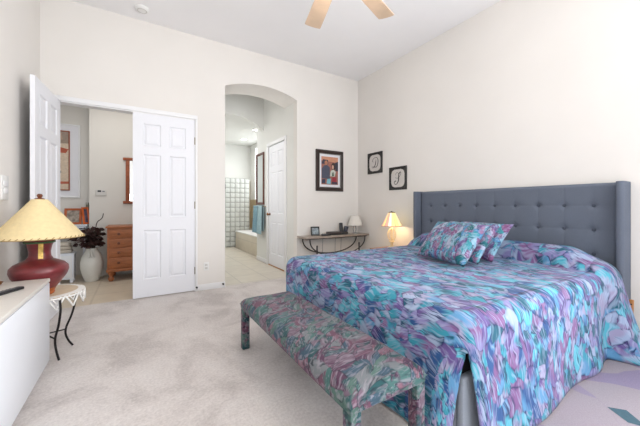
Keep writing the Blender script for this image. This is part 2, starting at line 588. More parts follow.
# rear wall with the daylight window (behind the camera)
m = MB()
m.box(XL, 0.1, YR - W, YR, 0, H)
m.box(3.4, XR, YR - W, YR, 0, H)
m.box(0.1, 3.4, YR - W, YR, 0, 0.35)
m.box(0.1, 3.4, YR - W, YR, 2.75, H)
struct(m.build('wall_rear', WALL))
m = MB()
for x in (0.1, 1.17, 2.27, 3.34):
    m.box(x, x + 0.06, YR - 0.09, YR - 0.04, 0.35, 2.75)
m.box(0.1, 3.4, YR - 0.09, YR - 0.04, 0.35, 0.41)
m.box(0.1, 3.4, YR - 0.09, YR - 0.04, 2.69, 2.75)
struct(m.build('window_1', TRIM))

# passage to the bathroom
m = MB()
m.box(AX1, AX1 + W, YB + W, 4.945, 0, H)
m.box(AX1, AX1 + W, 5.745, 6.45, 0, H)
m.box(AX1, AX1 + W, 4.945, 5.745, 2.415, H)
struct(m.build('wall_passage_right', BATHWALL))
m = MB()
m.box(0.86, 0.97, YB + W, 9.5, 0, H)
struct(m.build('wall_passage_left', BATHWALL))
m = MB()
m.box(0.97, 1.08, 6.03, 6.15, 0, 2.86)
arch_header(m, 0.97, AX1, 2.80, 3.06, H, 6.03, 0.12)
struct(m.build('wall_second_arch', BATHWALL))
m = MB()
m.box(0.86, 3.9, 9.4, 9.5, 0, H)
struct(m.build('wall_bathroom_far', BATHWALL))
# bathroom side wall with the glass-block window
BX = 3.12
WY0, WY1, WZ0, WZ1 = 7.5, 8.95, 1.38, 3.0
m = MB()
m.box(AX1 + W, 3.9, 6.38, 6.45, 0, H)
m.box(BX, BX + W, 6.45, WY0, 0, H)
m.box(BX, BX + W, WY1, 9.4, 0, H)
m.box(BX, BX + W, WY0, WY1, 0, WZ0)
m.box(BX, BX + W, WY0, WY1, WZ1, H)
struct(m.build('wall_bathroom_side', BATHWALL))
m = MB()
m.box(0.86, 3.9, 6.15, 9.5, 3.14, 3.22)
struct(m.build('ceiling_bathroom', BATHWALL))
m = MB()
m.box(0.86, 2.5, YB, 6.15, H, H + 0.08)
struct(m.build('ceiling_passage', BATHWALL))

# hall behind the double door
m = MB()
m.box(-1.6, -0.73, 6.6, 6.7, 0, 3.3)
struct(m.build('wall_hall_far', HALLWALL))
m = MB()
m.box(-0.70, 0.97, 6.3, 6.7, 0, 3.3)
struct(m.build('wall_hall_right', HALLWALL))
m = MB()
m.box(-1.7, -1.6, YB + W, 6.7, 0, 3.3)
struct(m.build('wall_hall_left', HALLWALL))
m = MB()
m.box(-1.7, 0.86, YB + W, 6.7, 3.3, 3.4)
struct(m.build('ceiling_hall', HALLWALL))

# baseboards and casings
m = MB()
m.box(DX1 + 0.03, AX0 - 0.001, YB - 0.012, YB, 0, 0.085, 0.003)
m.box(AX1 + 0.001, XR - 0.001, YB - 0.012, YB, 0, 0.085, 0.003)
struct(m.build('baseboard_back', TRIM))
m = MB()
m.box(XR - 0.012, XR, YR, YB - 0.013, 0, 0.085, 0.003)
struct(m.build('baseboard_right', TRIM))
m = MB()
m.box(XL, XL + 0.012, YR, YB, 0, 0.085, 0.003)
struct(m.build('baseboard_left', TRIM))
m = MB()
m.box(AX1 - 0.012, AX1, YB + 0.02, 4.87, 0, 0.085, 0.003)
m.box(AX1 - 0.012, AX1, 5.82, 6.45, 0, 0.085, 0.003)
struct(m.build('baseboard_passage', TRIM))
m = MB()
m.box(DX0 - 0.045, DX0, YB - 0.014, YB, 0, DH + 0.05, 0.003)
m.box(DX1, DX1 + 0.028, YB - 0.014, YB, 0, DH + 0.05, 0.003)
m.box(DX0 - 0.045, DX1 + 0.028, YB - 0.018, YB, DH, DH + 0.055, 0.004)
m.box(DX0, DX0 + 0.012, YB + 0.001, YB + W, 0, DH)
m.box(DX1 - 0.004, DX1, YB + 0.001, YB + W, 0, DH)
m.box(DX0, DX1, YB + 0.001, YB + W, DH - 0.012, DH)
struct(m.build('trim_1', TRIM))


# six-panel doors
def door_slab(mb, w, h, t):
    st, mid = 0.115, 0.10
    pw = (w - 2 * st - mid) / 2
    xs = [0, st, st + pw, st + pw + mid, w - st, w]
    zs = [0, 0.23 * h / 2.39, 0.87 * h / 2.39, 1.04 * h / 2.39, 1.86 * h / 2.39, 1.97 * h / 2.39, 2.26 * h / 2.39, h]
    pan = []
    for y, sgn in ((0, -1), (t, 1)):
        vs = [[mb.bm.verts.new((x, y, z)) for z in zs] for x in xs]
        for i in range(5):
            for j in range(7):
                q = (vs[i][j], vs[i + 1][j], vs[i + 1][j + 1], vs[i][j + 1])
                f = mb.bm.faces.new(q if sgn < 0 else q[::-1])
                if i in (1, 3) and j in (1, 3, 5):
                    pan.append(f)
    bmesh.ops.remove_doubles(mb.bm, verts=mb.bm.verts, dist=1e-5)
    # side walls
    mb.bm.faces.new([mb.bm.verts.new(p) for p in ((0, 0, 0), (0, 0, h), (0, t, h), (0, t, 0))])
    mb.bm.faces.new([mb.bm.verts.new(p) for p in ((w, 0, 0), (w, t, 0), (w, t, h), (w, 0, h))])
    mb.bm.faces.new([mb.bm.verts.new(p) for p in ((0, 0, h), (w, 0, h), (w, t, h), (0, t, h))])
    mb.bm.faces.new([mb.bm.verts.new(p) for p in ((0, 0, 0), (0, t, 0), (w, t, 0), (w, 0, 0))])
    mb.bm.normal_update()
    bmesh.ops.inset_individual(mb.bm, faces=pan, thickness=0.016, depth=-0.013)
    bmesh.ops.inset_individual(mb.bm, faces=pan, thickness=0.012, depth=0.0)
    bmesh.ops.inset_individual(mb.bm, faces=pan, thickness=0.03, depth=0.009)


def door(name, w, h, loc, rz, t=0.036, hinges=(), knobx=None, mtl=DOORP):
    mb = MB()
    door_slab(mb, w, h, t)
    d = struct(mb.build(name, mtl, None, loc, (0, 0, rz), weld=1e-4, sharp=20))
    for (x, z) in hinges:
        MB().cyl((x, -0.006, z - 0.05), (x, -0.006, z + 0.05), 0.007, 10).build('hinge', BRASS, d)
    if knobx is not None:
        kb = MB()
        for s_ in (-1, 1):
            y = 0 if s_ < 0 else t
            prof = [(0.001, 0), (0.028, 0.0), (0.028, 0.006), (0.011, 0.01), (0.011, 0.03), (0.027, 0.045), (0.028, 0.055), (0.02, 0.066), (0.001, 0.068)]
            n0 = len(kb.bm.verts)
            kb.lathe(prof, 20)
            kb.bm.verts.ensure_lookup_table()
            for v in list(kb.bm.verts)[n0:]:
                x, yy, z = v.co
                v.co = (knobx + x, y + s_ * z, 1.02 + yy)
        kb.build('door_knob', COPPER, d)
    return d


# left leaf stands open into the room, right leaf is closed
door('door_1', 0.765, 2.39, (-0.793, YB - 0.02, 0.012), R(-93.5))
door('door_2', 0.738, 2.392, (-0.056, YB + 0.003, 0.012), 0, hinges=((0.7385, 0.28), (0.7385, 1.2), (0.7385, 2.1)))
# bathroom closet door, set in the passage's right wall, with casing
door('door_3', 0.794, 2.39, (AX1 + 0.004, 5.742, 0.014), R(-90), hinges=((0.801, 0.3), (0.801, 1.25), (0.801, 2.15)), knobx=0.06)
m = MB()
m.box(AX1 - 0.02, AX1, 4.875, 4.94, 0, 2.415, 0.004)
m.box(AX1 - 0.02, AX1, 5.75, 5.815, 0, 2.415, 0.004)
m.box(AX1 - 0.022, AX1, 4.875, 5.815, 2.415, 2.48, 0.004)
struct(m.build('trim_2', TRIM))
m = MB()
m.box(AX1 - 0.008, AX1 + 0.1, 4.946, 5.744, -0.003, 0.012)
struct(m.build('trim_3', HONEYW))

# glass-block window of the bathroom
GLASSB = mat('glass_block_daylit', rgb(235, 240, 242), 0.25, var=0.04, scale=18, emit=(0.95, 0.98, 1, 1), estr=1.5)
m = MB()
ny, nz = 7, 6
for i in range(ny):
    for j in range(nz):
        y0 = WY0 + (WY1 - WY0) * i / ny
        z0 = WZ0 + (WZ1 - WZ0) * j / nz
        m.box(BX + 0.01, BX + 0.09, y0 + 0.006, y0 + (WY1 - WY0) / ny - 0.006, z0 + 0.006, z0 + (WZ1 - WZ0) / nz - 0.006, 0.012, 2)
w2 = struct(m.build('window_2', GLASSB))
m = MB()
for i in range(ny + 1):
    y0 = WY0 + (WY1 - WY0) * i / ny
    m.box(BX + 0.02, BX + 0.08, y0 - 0.006, y0 + 0.006, WZ0, WZ1)
for j in range(nz + 1):
    z0 = WZ0 + (WZ1 - WZ0) * j / nz
    m.box(BX + 0.02, BX + 0.08, WY0, WY1, z0 - 0.006, z0 + 0.006)
m.build('window_grout', TRIM, w2)

# ------------------------------------------------------------------ bed
BX0, BX1, BY0, BY1 = 1.345, 3.44, 0.86, 2.84     # mattress rectangle
bed = thing('bed', 'king bed with slate blue button tufted wingback headboard against right wall', 'bed', (2.4, 1.86, 0))


def L(x, y, z):
    return (x - 2.4, y - 1.86, z)


m = MB()
m.box(BX0 - 2.4, 3.48 - 2.4, BY0 - 1.86, BY0 + 0.04 - 1.86, 0.03, 0.36, 0.012)
m.box(BX0 - 2.4, 3.48 - 2.4, BY1 - 0.04 - 1.86, BY1 - 1.86, 0.03, 0.36, 0.012)
m.box(BX0 - 2.4, BX0 + 0.04 - 2.4, BY0 + 0.04 - 1.86, BY1 - 0.04 - 1.86, 0.03, 0.36, 0.012)
m.box(BX0 + .03 - 2.4, 3.48 - 2.4, BY0 + .04 - 1.86, BY1 - .04 - 1.86, 0.2, 0.3)
for x in (BX0 + 0.06, 3.3):
    for y in (BY0 + 0.06, BY1 - 0.12):
        m.box(x - 2.4, x + 0.06 - 2.4, y - 1.86, y + 0.06 - 1.86, 0, 0.2)
m.build('bed_frame', RAILF, bed)
MB().box(BX0 + 0.03 - 2.4, BX1 - 2.4, BY0 + 0.03 - 1.86, BY1 - 0.03 - 1.86, 0.30, 0.44, 0.02).build('box_spring', DARKFAB, bed)
MB().box(BX0 + 0.02 - 2.4, BX1 - 2.4, BY0 + 0.02 - 1.86, BY1 - 0.02 - 1.86, 0.44, 0.635, 0.05, 4).build('mattress', MATTR, bed)
# headboard: tufted grid panel
HX = 3.505
HY0, HY1, HT = 0.815, 2.905, 1.405
bcol = [0.985 + 0.2185 * i for i in range(9)]
brow = [0.545, 0.765, 0.985, 1.205]


def tuft(y, z):
    d = 0.0
    vy = min(abs(y - c) for c in bcol)
    vz = min(abs(z - c) for c in brow)
    d += 0.0022 * 1.5 * math.exp(-(vy / 0.006) ** 2) * (1 if z < 1.39 else 0)
    d += 0.0014 * 1.6 * math.exp(-(vz / 0.006) ** 2) * (1 if bcol[0] - .02 < y < bcol[-1] + .02 else .3)
    d += 0.016 * math.exp(-((vy * vy + vz * vz) / 0.0007))
    d += 0.005 * math.exp(-((vy * vy + vz * vz) / 0.004))
    ed = min(y - HY0, HY1 - y, HT - z)
    d += 0.02 * max(0, 1 - ed / 0.03) ** 2
    return d


m = MB()
hw = lambda u, v: L(HX + tuft(HY0 + (HY1 - HY0) * u, 0.3 + (HT - 0.3) * v), HY0 + (HY1 - HY0) * u, 0.3 + (HT - 0.3) * v)
m.grid(200, 110, hw)
m.box(HX + 0.02 - 2.4, XR - 0.012 - 2.4, HY0 - 1.86, HY1 - 1.86, 0.06, HT - 0.003, 0.006)
head = m.build('headboard', HEADB, bed, sharp=60)
bm_ = MB()
bm_.lathe([(0.0005, -0.012), (0.009, -0.012), (0.0155, -0.008), (0.017, -0.002), (0.014, 0.004), (0.0005, 0.0065)], 14)
for v in bm_.bm.verts:
    v.co = (-v.co.z, v.co.x, v.co.y)
first = None
for z in brow[::-1]:
    for y in bcol:
        p = L(HX + 0.016, y, z)
        if first is None:
            first = bm_.build('button', HEADBB, head, p)
        else:
            copy_part(first, head, p)
for y0, y1, sk in ((0.765, 0.815, -1), (2.905, 2.955, 1)):
    m = MB()
    # wing: rounded slab, tapering slightly towards the floor
    prof = []
    xf = 3.40
    yc, hwid = (y0 + y1) / 2, (y1 - y0) / 2
    pts = [(XR - 0.012, y0), (XR - 0.012, y1)]
    for k in range(9):
        a = PI / 2 + PI * k / 8
        pts.append((xf + hwid * 0.6 + math.cos(a) * hwid * 0.6, yc + math.sin(a) * hwid))
    rings = []
    for z, sc in ((0.0, 0.7), (0.3, 0.82), (0.8, 0.95), (1.2, 1), (1.385, 1), (1.402, 0.985), (1.408, 0.95)):
        rings.append([m.bm.verts.new(L(XR - 0.012 + (x - XR + 0.012) * (0.88 + 0.12 * min(1, z / 0.9)) * (1 if z < 1.4 else .99),
                                       (yc + (y - yc) * (1 if z < 1.39 else sc)), z)) for x, y in pts])
    n = len(pts)
    for a, b in zip(rings, rings[1:]):
        for i in range(n):
            j = (i + 1) % n
            m.bm.faces.new((a[i], a[j], b[j], b[i]))
    m.bm.faces.new(rings[0][::-1])
    m.bm.faces.new(rings[-1])
    m._mark(m.bm.faces)
    m.build('wing', HEADB, head, sharp=50)

# bedspread: top with covered pillow roll, skirt to the floor split at the foot corners
TX0, TY0, TY1, TX1 = 1.30, 0.805, 2.885, 3.485
ZT = 0.668
CR = 0.14


def wrinkle(x, y):
    return 0.006 * mnoise.noise(Vector((x * 5, y * 5, 0.3))) + 0.003 * mnoise.noise(Vector((x * 14, y * 12, 4.1)))


def roll_h(x, y):
    """covered pillows at the head end"""
    fy = (0.22 + 0.78 * sstep(TY0 - 0.02, TY0 + 0.30, y)) * (1 - 0.6 * sstep(TY1 - 0.25, TY1, y))
    x0 = 3.15 + 0.03 * math.sin(y * 5)
    if x < x0:
        return 0
    t = min(1, (x - x0) / 0.17)
    hgt = math.sqrt(max(0, 1 - (1 - t) ** 2))
    back = 1 - 0.35 * sstep(3.32, 3.48, x)
    return 0.175 * fy * hgt * back * (1 + 0.08 * mnoise.noise(Vector((x * 4, y * 4, 2))))


def perim():
    """open outline, head near corner -> foot -> head far corner; (x,y,nx,ny,s)"""
    pts = []
    n = 90
    for i in range(n):
        x = 3.385 + (TX0 + CR - 3.385) * i / n
        pts.append((x, TY0, 0, -1))
    for i in range(16):
        a = R(270 - 90 * i / 16)
        pts.append((TX0 + CR + CR * math.cos(a), TY0 + CR + CR * math.sin(a), math.cos(a), math.sin(a)))
    for i in range(n):
        y = TY0 + CR + (TY1 - TY0 - 2 * CR) * i / n
        pts.append((TX0, y, -1, 0))
    for i in range(16):
        a = R(180 - 90 * i / 16)
        pts.append((TX0 + CR + CR * math.cos(a), TY1 - CR + CR * math.sin(a), math.cos(a), math.sin(a)))
    for i in range(n + 1):
        x = TX0 + CR + (TX1 - TX0 - CR) * i / n
        pts.append((x, TY1, 0, 1))
    return pts


PER = perim()
NPER = len(PER) - 1
CORN1, CORN2 = 98, 90 + 16 + 90 + 8
RND = 0.10
APEX = 0.47


def skirt_pt(i, v):
    """v 0..1 from the top edge to the hem"""
    x, y, nx, ny = PER[i]
    # top edge rounding then straight fall
    q = 0.20
    if v < q:
        a = (v / q) * PI / 2
        out = -RND + RND * math.sin(a)
        z = ZT - RND + RND * math.cos(a)
    else:
        t = (v - q) / (1 - q)
        z = (ZT - RND) * (1 - t) + 0.012 * t
        s_ = i * 0.024
        ph = s_ * 9
        flare = 0.03 if ny < -0.5 else (0.035 if nx < -0.5 else 0.06)
        rip = (0.016 if ny < 0 else 0.008) * math.sin(ph + 2.0 * math.sin(s_ * 2.1)) + 0.012 * mnoise.noise(Vector((s_ * 2.0, t * 1.5, 1.0)))
        out = flare * t + rip * t
        out = max(out, -0.015)
        # the tuck at the head end falls wide of the bed
    if ny < -0.9 and x > 3.0:
        # the covered pillows end here: the sheet rides over them and falls wide of the bed
        g = sstep(3.10, 3.19, x)
        out += g * (0.035 * min(1, v / q) + 0.13 * max(0, (v - q) / (1 - q)) ** 1.1)
    z += roll_h(min(x, TX1 - 0.001), max(TY0, min(TY1, y - ny * RND))) * (1 - v) ** 2
    px, py = x + nx * out, y + ny * out
    # split corners
    for c in (CORN1, CORN2):
        if abs(i - c) < 60 and z < APEX:
            cx_, cy_, cnx, cny = PER[c]
            wv = 0.085 * ((APEX - z) / APEX) ** 0.75
            fall = max(0, 1 - abs(i - c) / 60)
            tx, ty = (-cny, cnx)
            sg = 1 if i >= c else -1
            # direction along the outline away from the corner
            jj = max(0, min(NPER, c + sg * 14))
            dx, dy = PER[jj][0] - cx_, PER[jj][1] - cy_
            dl = math.hypot(dx, dy)
            px += dx / dl * wv * fall
            py += dy / dl * wv * fall
    return (px, py, max(z, 0.014))


m = MB()
uvl = m.bm.loops.layers.uv.verify()
NV = 26
cols = []
for i in range(NPER + 1):
    cols.append([m.bm.verts.new(skirt_pt(i, j / NV)) for j in range(NV + 1)])
dup1 = {}
for c in (CORN1, CORN2):      # second set of verts at each split for the sheet on the low side
    dup1[c] = []
    for j in range(NV + 1):
        p = Vector(skirt_pt(c, j / NV))
        if p.z < APEX:
            q = Vector(skirt_pt(c - 1, j / NV))
            dup1[c].append(m.bm.verts.new(q + Vector((0, 0, 0))))
        else:
            dup1[c].append(cols[c][j])
drop = 0.72


def uv_at(i, v):
    x, y, nx, ny = PER[i]
    d = v * drop - RND
    return (x + nx * d, y + ny * d)


for i in range(NPER):
    for j in range(NV):
        a, b = cols[i], cols[i + 1]
        if i + 1 in dup1:
            b = dup1[i + 1]
            if b[j + 1] is not cols[i + 1][j + 1] and i + 1 in dup1:
                # low-side sheet ends at the previous column: collapse
                if cols[i][j + 1].co == b[j + 1].co:
                    continue
        f = m.bm.faces.new((a[j], a[j + 1], b[j + 1], b[j]))
        for lp, (p_, q_) in zip(f.loops, ((i, j), (i, j + 1), (i + 1, j + 1), (i + 1, j))):
            lp[uvl].uv = uv_at(p_, q_ / NV)


# top sheet over the inset outline
def top_z(x, y):
    return ZT + wrinkle(x, y) * min(1, 8 * min(x - TX0 + .0, y - TY0, TY1 - y)) + roll_h(x, y)


NX, NY = 120, 110
ix0, ix1, iy0, iy1 = TX0 + RND, TX1, TY0 + RND, TY1 - RND
def topfn(u, v):
    x, y = ix0 + (ix1 - ix0) * u, iy0 + (iy1 - iy0) * v
    # round the two foot corners to meet the skirt
    for cy_, sg in ((iy0 + CR - RND, -1), (iy1 - CR + RND, 1)):
        r_ = CR - RND
        if x < ix0 + r_ and (y - cy_) * sg > 0:
            dx, dy = (ix0 + r_ - x), abs(y - cy_)
            mx = max(dx, dy)
            hy = math.hypot(dx, dy)
            if hy > 1e-6:
                k = mx / hy
                x, y = ix0 + r_ - dx * k, cy_ + sg * dy * k
    e = min(1, 10 * max(0, min(x - ix0, y - iy0, iy1 - y)))
    return (x, y, ZT + wrinkle(x, y) * e + roll_h(x, y))


m.grid(NX, NY, topfn, lambda u, v: (ix0 + (ix1 - ix0) * u, iy0 + (iy1 - iy0) * v))
for f in m.bm.faces:
    f.smooth = True
spread = m.build('bedspread', SPREADF, weld=0.0015, sharp=0, fix=True)
sm = spread.modifiers.new('thickness', 'SOLIDIFY')
sm.thickness = 0.006
sm.offset = -1
tag(spread, 'blue and purple leaf print quilted bedspread covering the bed to the floor', 'bedspread')


# throw pillows leaning in a row against the covered roll
def pillow(name, bl, br, tl, tr, th, mtl, label, seed=0):
    bl, br, tl, tr = map(Vector, (bl, br, tl, tr))
    c = (bl + br + tl + tr) / 4
    bl, br, tl, tr = [c + (q - c) * 1.09 for q in (bl, br, tl, tr)]
    nrm = ((br - bl).cross(tl - bl)).normalized()
    mb = MB()
    for sg in (1, -1):
        def fn(u, v):
            p = (bl * (1 - u) + br * u) * (1 - v) + (tl * (1 - u) + tr * u) * v
            a, b = 2 * u - 1, 2 * v - 1
            # edges bow inwards so the corners stay pointed
            p = p + (c - p) * 0.09 * ((1 - a * a) * b * b + (1 - b * b) * a * a)
            h = ((1 - a ** 4) * (1 - b ** 4)) ** 0.5
            h *= 1 + 0.14 * mnoise.noise(Vector((u * 3 + seed, v * 3, sg)))
            return p + nrm * sg * (th / 2 * h + 0.0002) - c
        mb.grid(30, 24, fn)
    o = mb.build(name, mtl, None, c, weld=0.001, sharp=0)
    return tag(o, label, 'pillow', 'throw pillows on the bed')


def pil(dx, dy, dz, th, label, seed, st=0.0):
    pillow('throw_pillow', (2.45 + dx, 2.05 + dy, 0.712 + dz), (2.30 + dx, 1.475 + dy, 0.712 + dz), (2.77 + dx, 2.05 + dy, 1.02 + dz),
           (2.62 + dx, 1.455 + dy, 1.02 + dz), th, PILF, label, seed)


pil(0, 0, 0.0, 0.15, 'leaf print throw pillow nearest the foot, in front of two similar pillows', 1)
pil(0.20, 0.0, 0.0, 0.11, 'leaf print throw pillow sandwiched between two similar pillows on the bed', 5)
pil(0.46, 0.02, -0.01, 0.12, 'leaf print throw pillow at the back, nearest the tufted headboard', 9)

# ------------------------------------------------------------------ bench at the foot
BNX0, BNX1, BNY0, BNY1 = 0.74, 1.205, 0.965, 2.49
bench = thing('bench', 'long low bench upholstered in mauve and teal leaf print at bed foot', 'bench', ((BNX0 + BNX1) / 2, (BNY0 + BNY1) / 2, 0))
w_, l_ = (BNX1 - BNX0) / 2, (BNY1 - BNY0) / 2
m = MB()
m.box(-w_, w_, -l_, l_, 0.335, 0.375, 0.008)
m.build('seat_frame', BENCHF, bench)
m = MB()


def seatfn(u, v):
    # rounded cushion, dome on top
    a = 2 * u - 1
    b = 2 * v - 1
    sa = math.copysign(1 - (1 - abs(a)) ** 1.0, a)
    ea, eb = (1 - abs(a)) * w_, (1 - abs(b)) * l_
    e = min(1, ea / 0.05)
    g = min(1, eb / 0.05)
    h = math.sqrt(max(0, 1 - (1 - e) ** 2)) * math.sqrt(max(0, 1 - (1 - g) ** 2))
    return (a * (w_ + 0.006), b * (l_ + 0.006), 0.372 + 0.046 * h + 0.022 * (1 - a ** 4) * (1 - b ** 4) + 0.004 * mnoise.noise(Vector((a * 3, b * 9, 0))) * h)


m.grid(48, 110, seatfn)
m.bm.normal_update()
m.build('seat_cushion', BENCHF, bench, sharp=0)
for sx in (-1, 1):
    for sy in (-1, 1):
        m = MB()
        x, y = sx * (w_ - 0.032), sy * (l_ - 0.032)
        m.box(x - 0.03, x + 0.03, y - 0.03, y + 0.03, 0, 0.337, 0.008)
        m.build('leg', BENCHF, bench)

# ------------------------------------------------------------------ rug at the near side of the bed
m = MB()
m.box(1.55, 3.37, -0.75, 0.90, 0.0, 0.006, 0.002)
rug = m.build('area_rug', RUG, loc=(0, 0, 0.0005))
m = MB()
m.poly([(2.372, 0.604, 0.0072), (2.30, 0.50, 0.0072), (2.335, 0.43, 0.0072), (2.43, 0.535, 0.0072)])
m.build('leaf_motif', RUGTEAL, rug)
tag(rug, 'pale mauve area rug with large leaf outlines beside the bed', 'rug')

# wooden slat leaning on the wall beside the headboard
t_ = thing('wooden_slat', 'honey coloured wooden slat with dark holes leaning beside the headboard', 'slat', (3.42, 0.735, 0))
m = MB()
rm = Matrix.Rotation(R(-8), 4, 'Y')
m.box(-0.014, 0.014, -0.0135, 0.0135, 0.004, 0.43, 0.006, mtx=Matrix.Translation((0, 0, 0)) @ Matrix.Rotation(R(8), 4, 'Y'))
m.build('slat', HONEYW, t_)
for z in (0.39, 0.33, 0.27, 0.16):
    c = Matrix.Rotation(R(8), 4, 'Y') @ Vector((-0.0135, 0, z))
    MB().cyl((c.x - 0.001, 0, c.z), (c.x + 0.004, 0, c.z), 0.007, 12).build('hole', SHADOWM, t_)

# ------------------------------------------------------------------ dresser at left
dr = thing('dresser', 'white lacquered low dresser at the left wall beside the round table', 'dresser', (-0.74, 2.082, 0))
m = MB()
m.box(-0.178, 0.172, -1.0, 0.865, 0.045, 0.63, 0.004)
m.build('body', WHITELAC, dr)
m = MB()
m.box(-0.182, 0.18, -1.01, 0.872, 0.632, 0.66, 0.006)
m.build('dresser_top', WHITETOP, dr)
m = MB()
m.box(-0.17, 0.14, -0.98, 0.845, 0.0, 0.045)
m.build('plinth', WHITELAC, dr)
for y0, y1 in ((-0.98, -0.285), (-0.28, 0.862)):
    MB().box(0.172, 0.178, y0, y1, 0.05, 0.626, 0.002).build('door', WHITELAC, dr)

rc = thing('remote_control', 'black remote control lying on the white dresser', 'remote', (-0.69, 2.585, 0.6605), (0, 0, R(-29)))
MB().box(-0.022, 0.022, -0.09, 0.09, 0.0, 0.018, 0.007, 3).build('remote_body', BLACKP, rc)
m = MB()
for i in range(5):
    for k in (-1, 0, 1):
        m.lathe([(0.0045, 0), (0.0045, 0.0015), (0.001, 0.002)], 8, (k * 0.012, -0.06 + i * 0.022, 0.018))
m.build('button_pad', GREYP, rc)
dish = thing('trinket_dish', 'small brown metal dish at the back of the white dresser', 'dish', (-0.83, 2.85, 0.6605))
MB().lathe([(0.001, 0.002), (0.03, 0.001), (0.042, 0.012), (0.048, 0.022), (0.045, 0.021), (0.03, 0.007), (0.001, 0.006)], 28).build('dish', COPPER, dish)

# ------------------------------------------------------------------ round side table with lace
TXC, TYC = -0.642, 3.215
st = thing('side_table', 'small round table with curved black iron legs beside the dresser', 'side table', (TXC, TYC, 0))
MB().lathe([(0.001, 0.478), (0.235, 0.478), (0.245, 0.484), (0.245, 0.494), (0.238, 0.5), (0.001, 0.5)], 56).build('table_top', TABWOOD, st)
LEGS = ((-60, 1.3), (18, 0.92), (120, 1.3), (198, 0.92))
for ang, kk in LEGS:
    a = R(ang)
    pts = []
    for (r_, z) in ((0.20, 0.476), (0.21, 0.40), (0.185, 0.28), (0.145, 0.18), (0.14, 0.12), (0.16, 0.06), (0.19, 0.01)):
        pts.append((r_ * kk * math.cos(a), r_ * kk * math.sin(a), z))
    MB().tube(catmull(pts, 6), 0.0078, 10).build('leg', DARKIRON, st)
m = MB()
for ang, kk in LEGS[:2]:
    a = R(ang)
    r_ = 0.142 * kk
    m.cyl((r_ * math.cos(a), r_ * math.sin(a), 0.16), (-r_ * math.cos(a), -r_ * math.sin(a), 0.16), 0.0055, 8)
m.build('stretcher', DARKIRON, st)
# lace cover: a disc with a zigzag pointed crochet border that hangs over the edge
m = MB()
m.lathe([(0.001, 0.0), (0.15, 0.0), (0.24, 0.0), (0.252, -0.004)], 72)
NP = 14
for i in range(NP):
    a0 = 2 * PI * i / NP
    da = 2 * PI / NP
    rr = 0.254

    def P_(fr, z):
        a = a0 + da * fr
        return (rr * math.cos(a) + 0.008 * (-z) * 3 * math.cos(a), rr * math.sin(a) + 0.008 * (-z) * 3 * math.sin(a), z)
    m.tube([P_(0, -0.004), P_(0.25, -0.05), P_(0.5, -0.10)], 0.0065, 6)
    m.tube([P_(1, -0.004), P_(0.75, -0.05), P_(0.5, -0.10)], 0.0065, 6)
    m.tube([P_(0.25, -0.004), P_(0.5, -0.055), P_(0.75, -0.004)], 0.005, 6)
    m.tube([P_(0.0, -0.014), P_(0.5, -0.016), P_(1, -0.014)], 0.006, 6)
lace = m.build('lace_doily', LACE, None, (TXC, TYC, 0.5025), sharp=0)
tag(lace, 'white crochet lace cover with pointed edge draped over the round table', 'doily')
m = MB()
m.lathe([(0.001, 0.0), (0.205, 0.0), (0.21, 0.001), (0.205, 0.0025), (0.001, 0.0025)], 56)
pm = m.build('table_mat', TABWOOD, None, (TXC, TYC, 0.5045))
tag(pm, 'round tan mat under the red lamp on the lace cover', 'mat')

# red pottery lamp with wide straw shade
lp = thing('table_lamp', 'large oxblood red pottery lamp with wide straw yellow shade', 'lamp', (-0.657, 3.135, 0.5075))
prof = [(0.001, 0.0), (0.085, 0.0), (0.092, 0.012), (0.088, 0.022), (0.10, 0.05), (0.135, 0.10), (0.165, 0.145), (0.178, 0.185), (0.174, 0.215),
        (0.150, 0.243), (0.11, 0.262), (0.082, 0.275), (0.068, 0.30), (0.066, 0.335), (0.074, 0.38), (0.088, 0.415), (0.092, 0.425), (0.084, 0.427), (0.001, 0.427)]
mb = MB().use(REDCER)
mb.lathe(prof, 56)
mb.bm.faces.ensure_lookup_table()
mb.use(ORCER)
for f in mb.bm.faces:
    if f.calc_center_median().z < 0.075:
        f.material_index = mb.cur
mb.build('lamp_base', None, lp)
m = MB()
aa = R(-74)
Lp_ = [(0.069, 0.28), (0.0675, 0.31), (0.068, 0.335), (0.0755, 0.38), (0.088, 0.413)]
for d0, d1 in ((0.0, 0.006),):
    ins, outs = [], []
    for r_, z in Lp_:
        ins.append((r_ + d0, z))
        outs.append((r_ + d1, z))
    ring = ins + outs[::-1]
    tx, ty = -math.sin(aa), math.cos(aa)
    m.prism([(r_ * math.cos(aa) - tx * 0.014, r_ * math.sin(aa) - ty * 0.014, z) for r_, z in ring], (tx * 0.028, ty * 0.028, 0))
m.build('gold_strap', GOLDT, lp)
m = MB()
m.lathe([(0.0885, 0.402), (0.094, 0.405), (0.097, 0.411), (0.093, 0.417)], 40)
m.build('bead_band', GREENT, lp)
m = MB()
m.lathe([(0.001, 0.427), (0.02, 0.427), (0.018, 0.45), (0.016, 0.52), (0.001, 0.52)], 16)
m.cyl((0, 0, 0.5), (0, 0, 0.785), 0.004, 8)
m.build('socket', BRASS, lp)
m = MB()
m.lathe([(0.278, 0.447), (0.05, 0.742), (0.047, 0.745), (0.046, 0.741), (0.272, 0.448), (0.278, 0.447)], 72)
sh = m.build('lamp_shade', SHADEY, lp, sharp=50)
m = MB()
for i in range(44):
    a = 2 * PI * i / 44
    d = R(4)
    m.tube([(0.2785 * math.cos(a), 0.2785 * math.sin(a), 0.444), (0.2715 * math.cos(a + d), 0.2715 * math.sin(a + d), 0.4595)], 0.0028, 6)
m.tube([(0.2788 * math.cos(2 * PI * i / 60), 0.2788 * math.sin(2 * PI * i / 60), 0.4465) for i in range(61)], 0.003, 6)
m.build('lacing', LACINGM, sh, sharp=0)
MB().lathe([(0.001, 0.742), (0.03, 0.744), (0.032, 0.75), (0.012, 0.757), (0.016, 0.768), (0.019, 0.776), (0.012, 0.787), (0.001, 0.789)], 20).build('finial', KNOBW, lp)

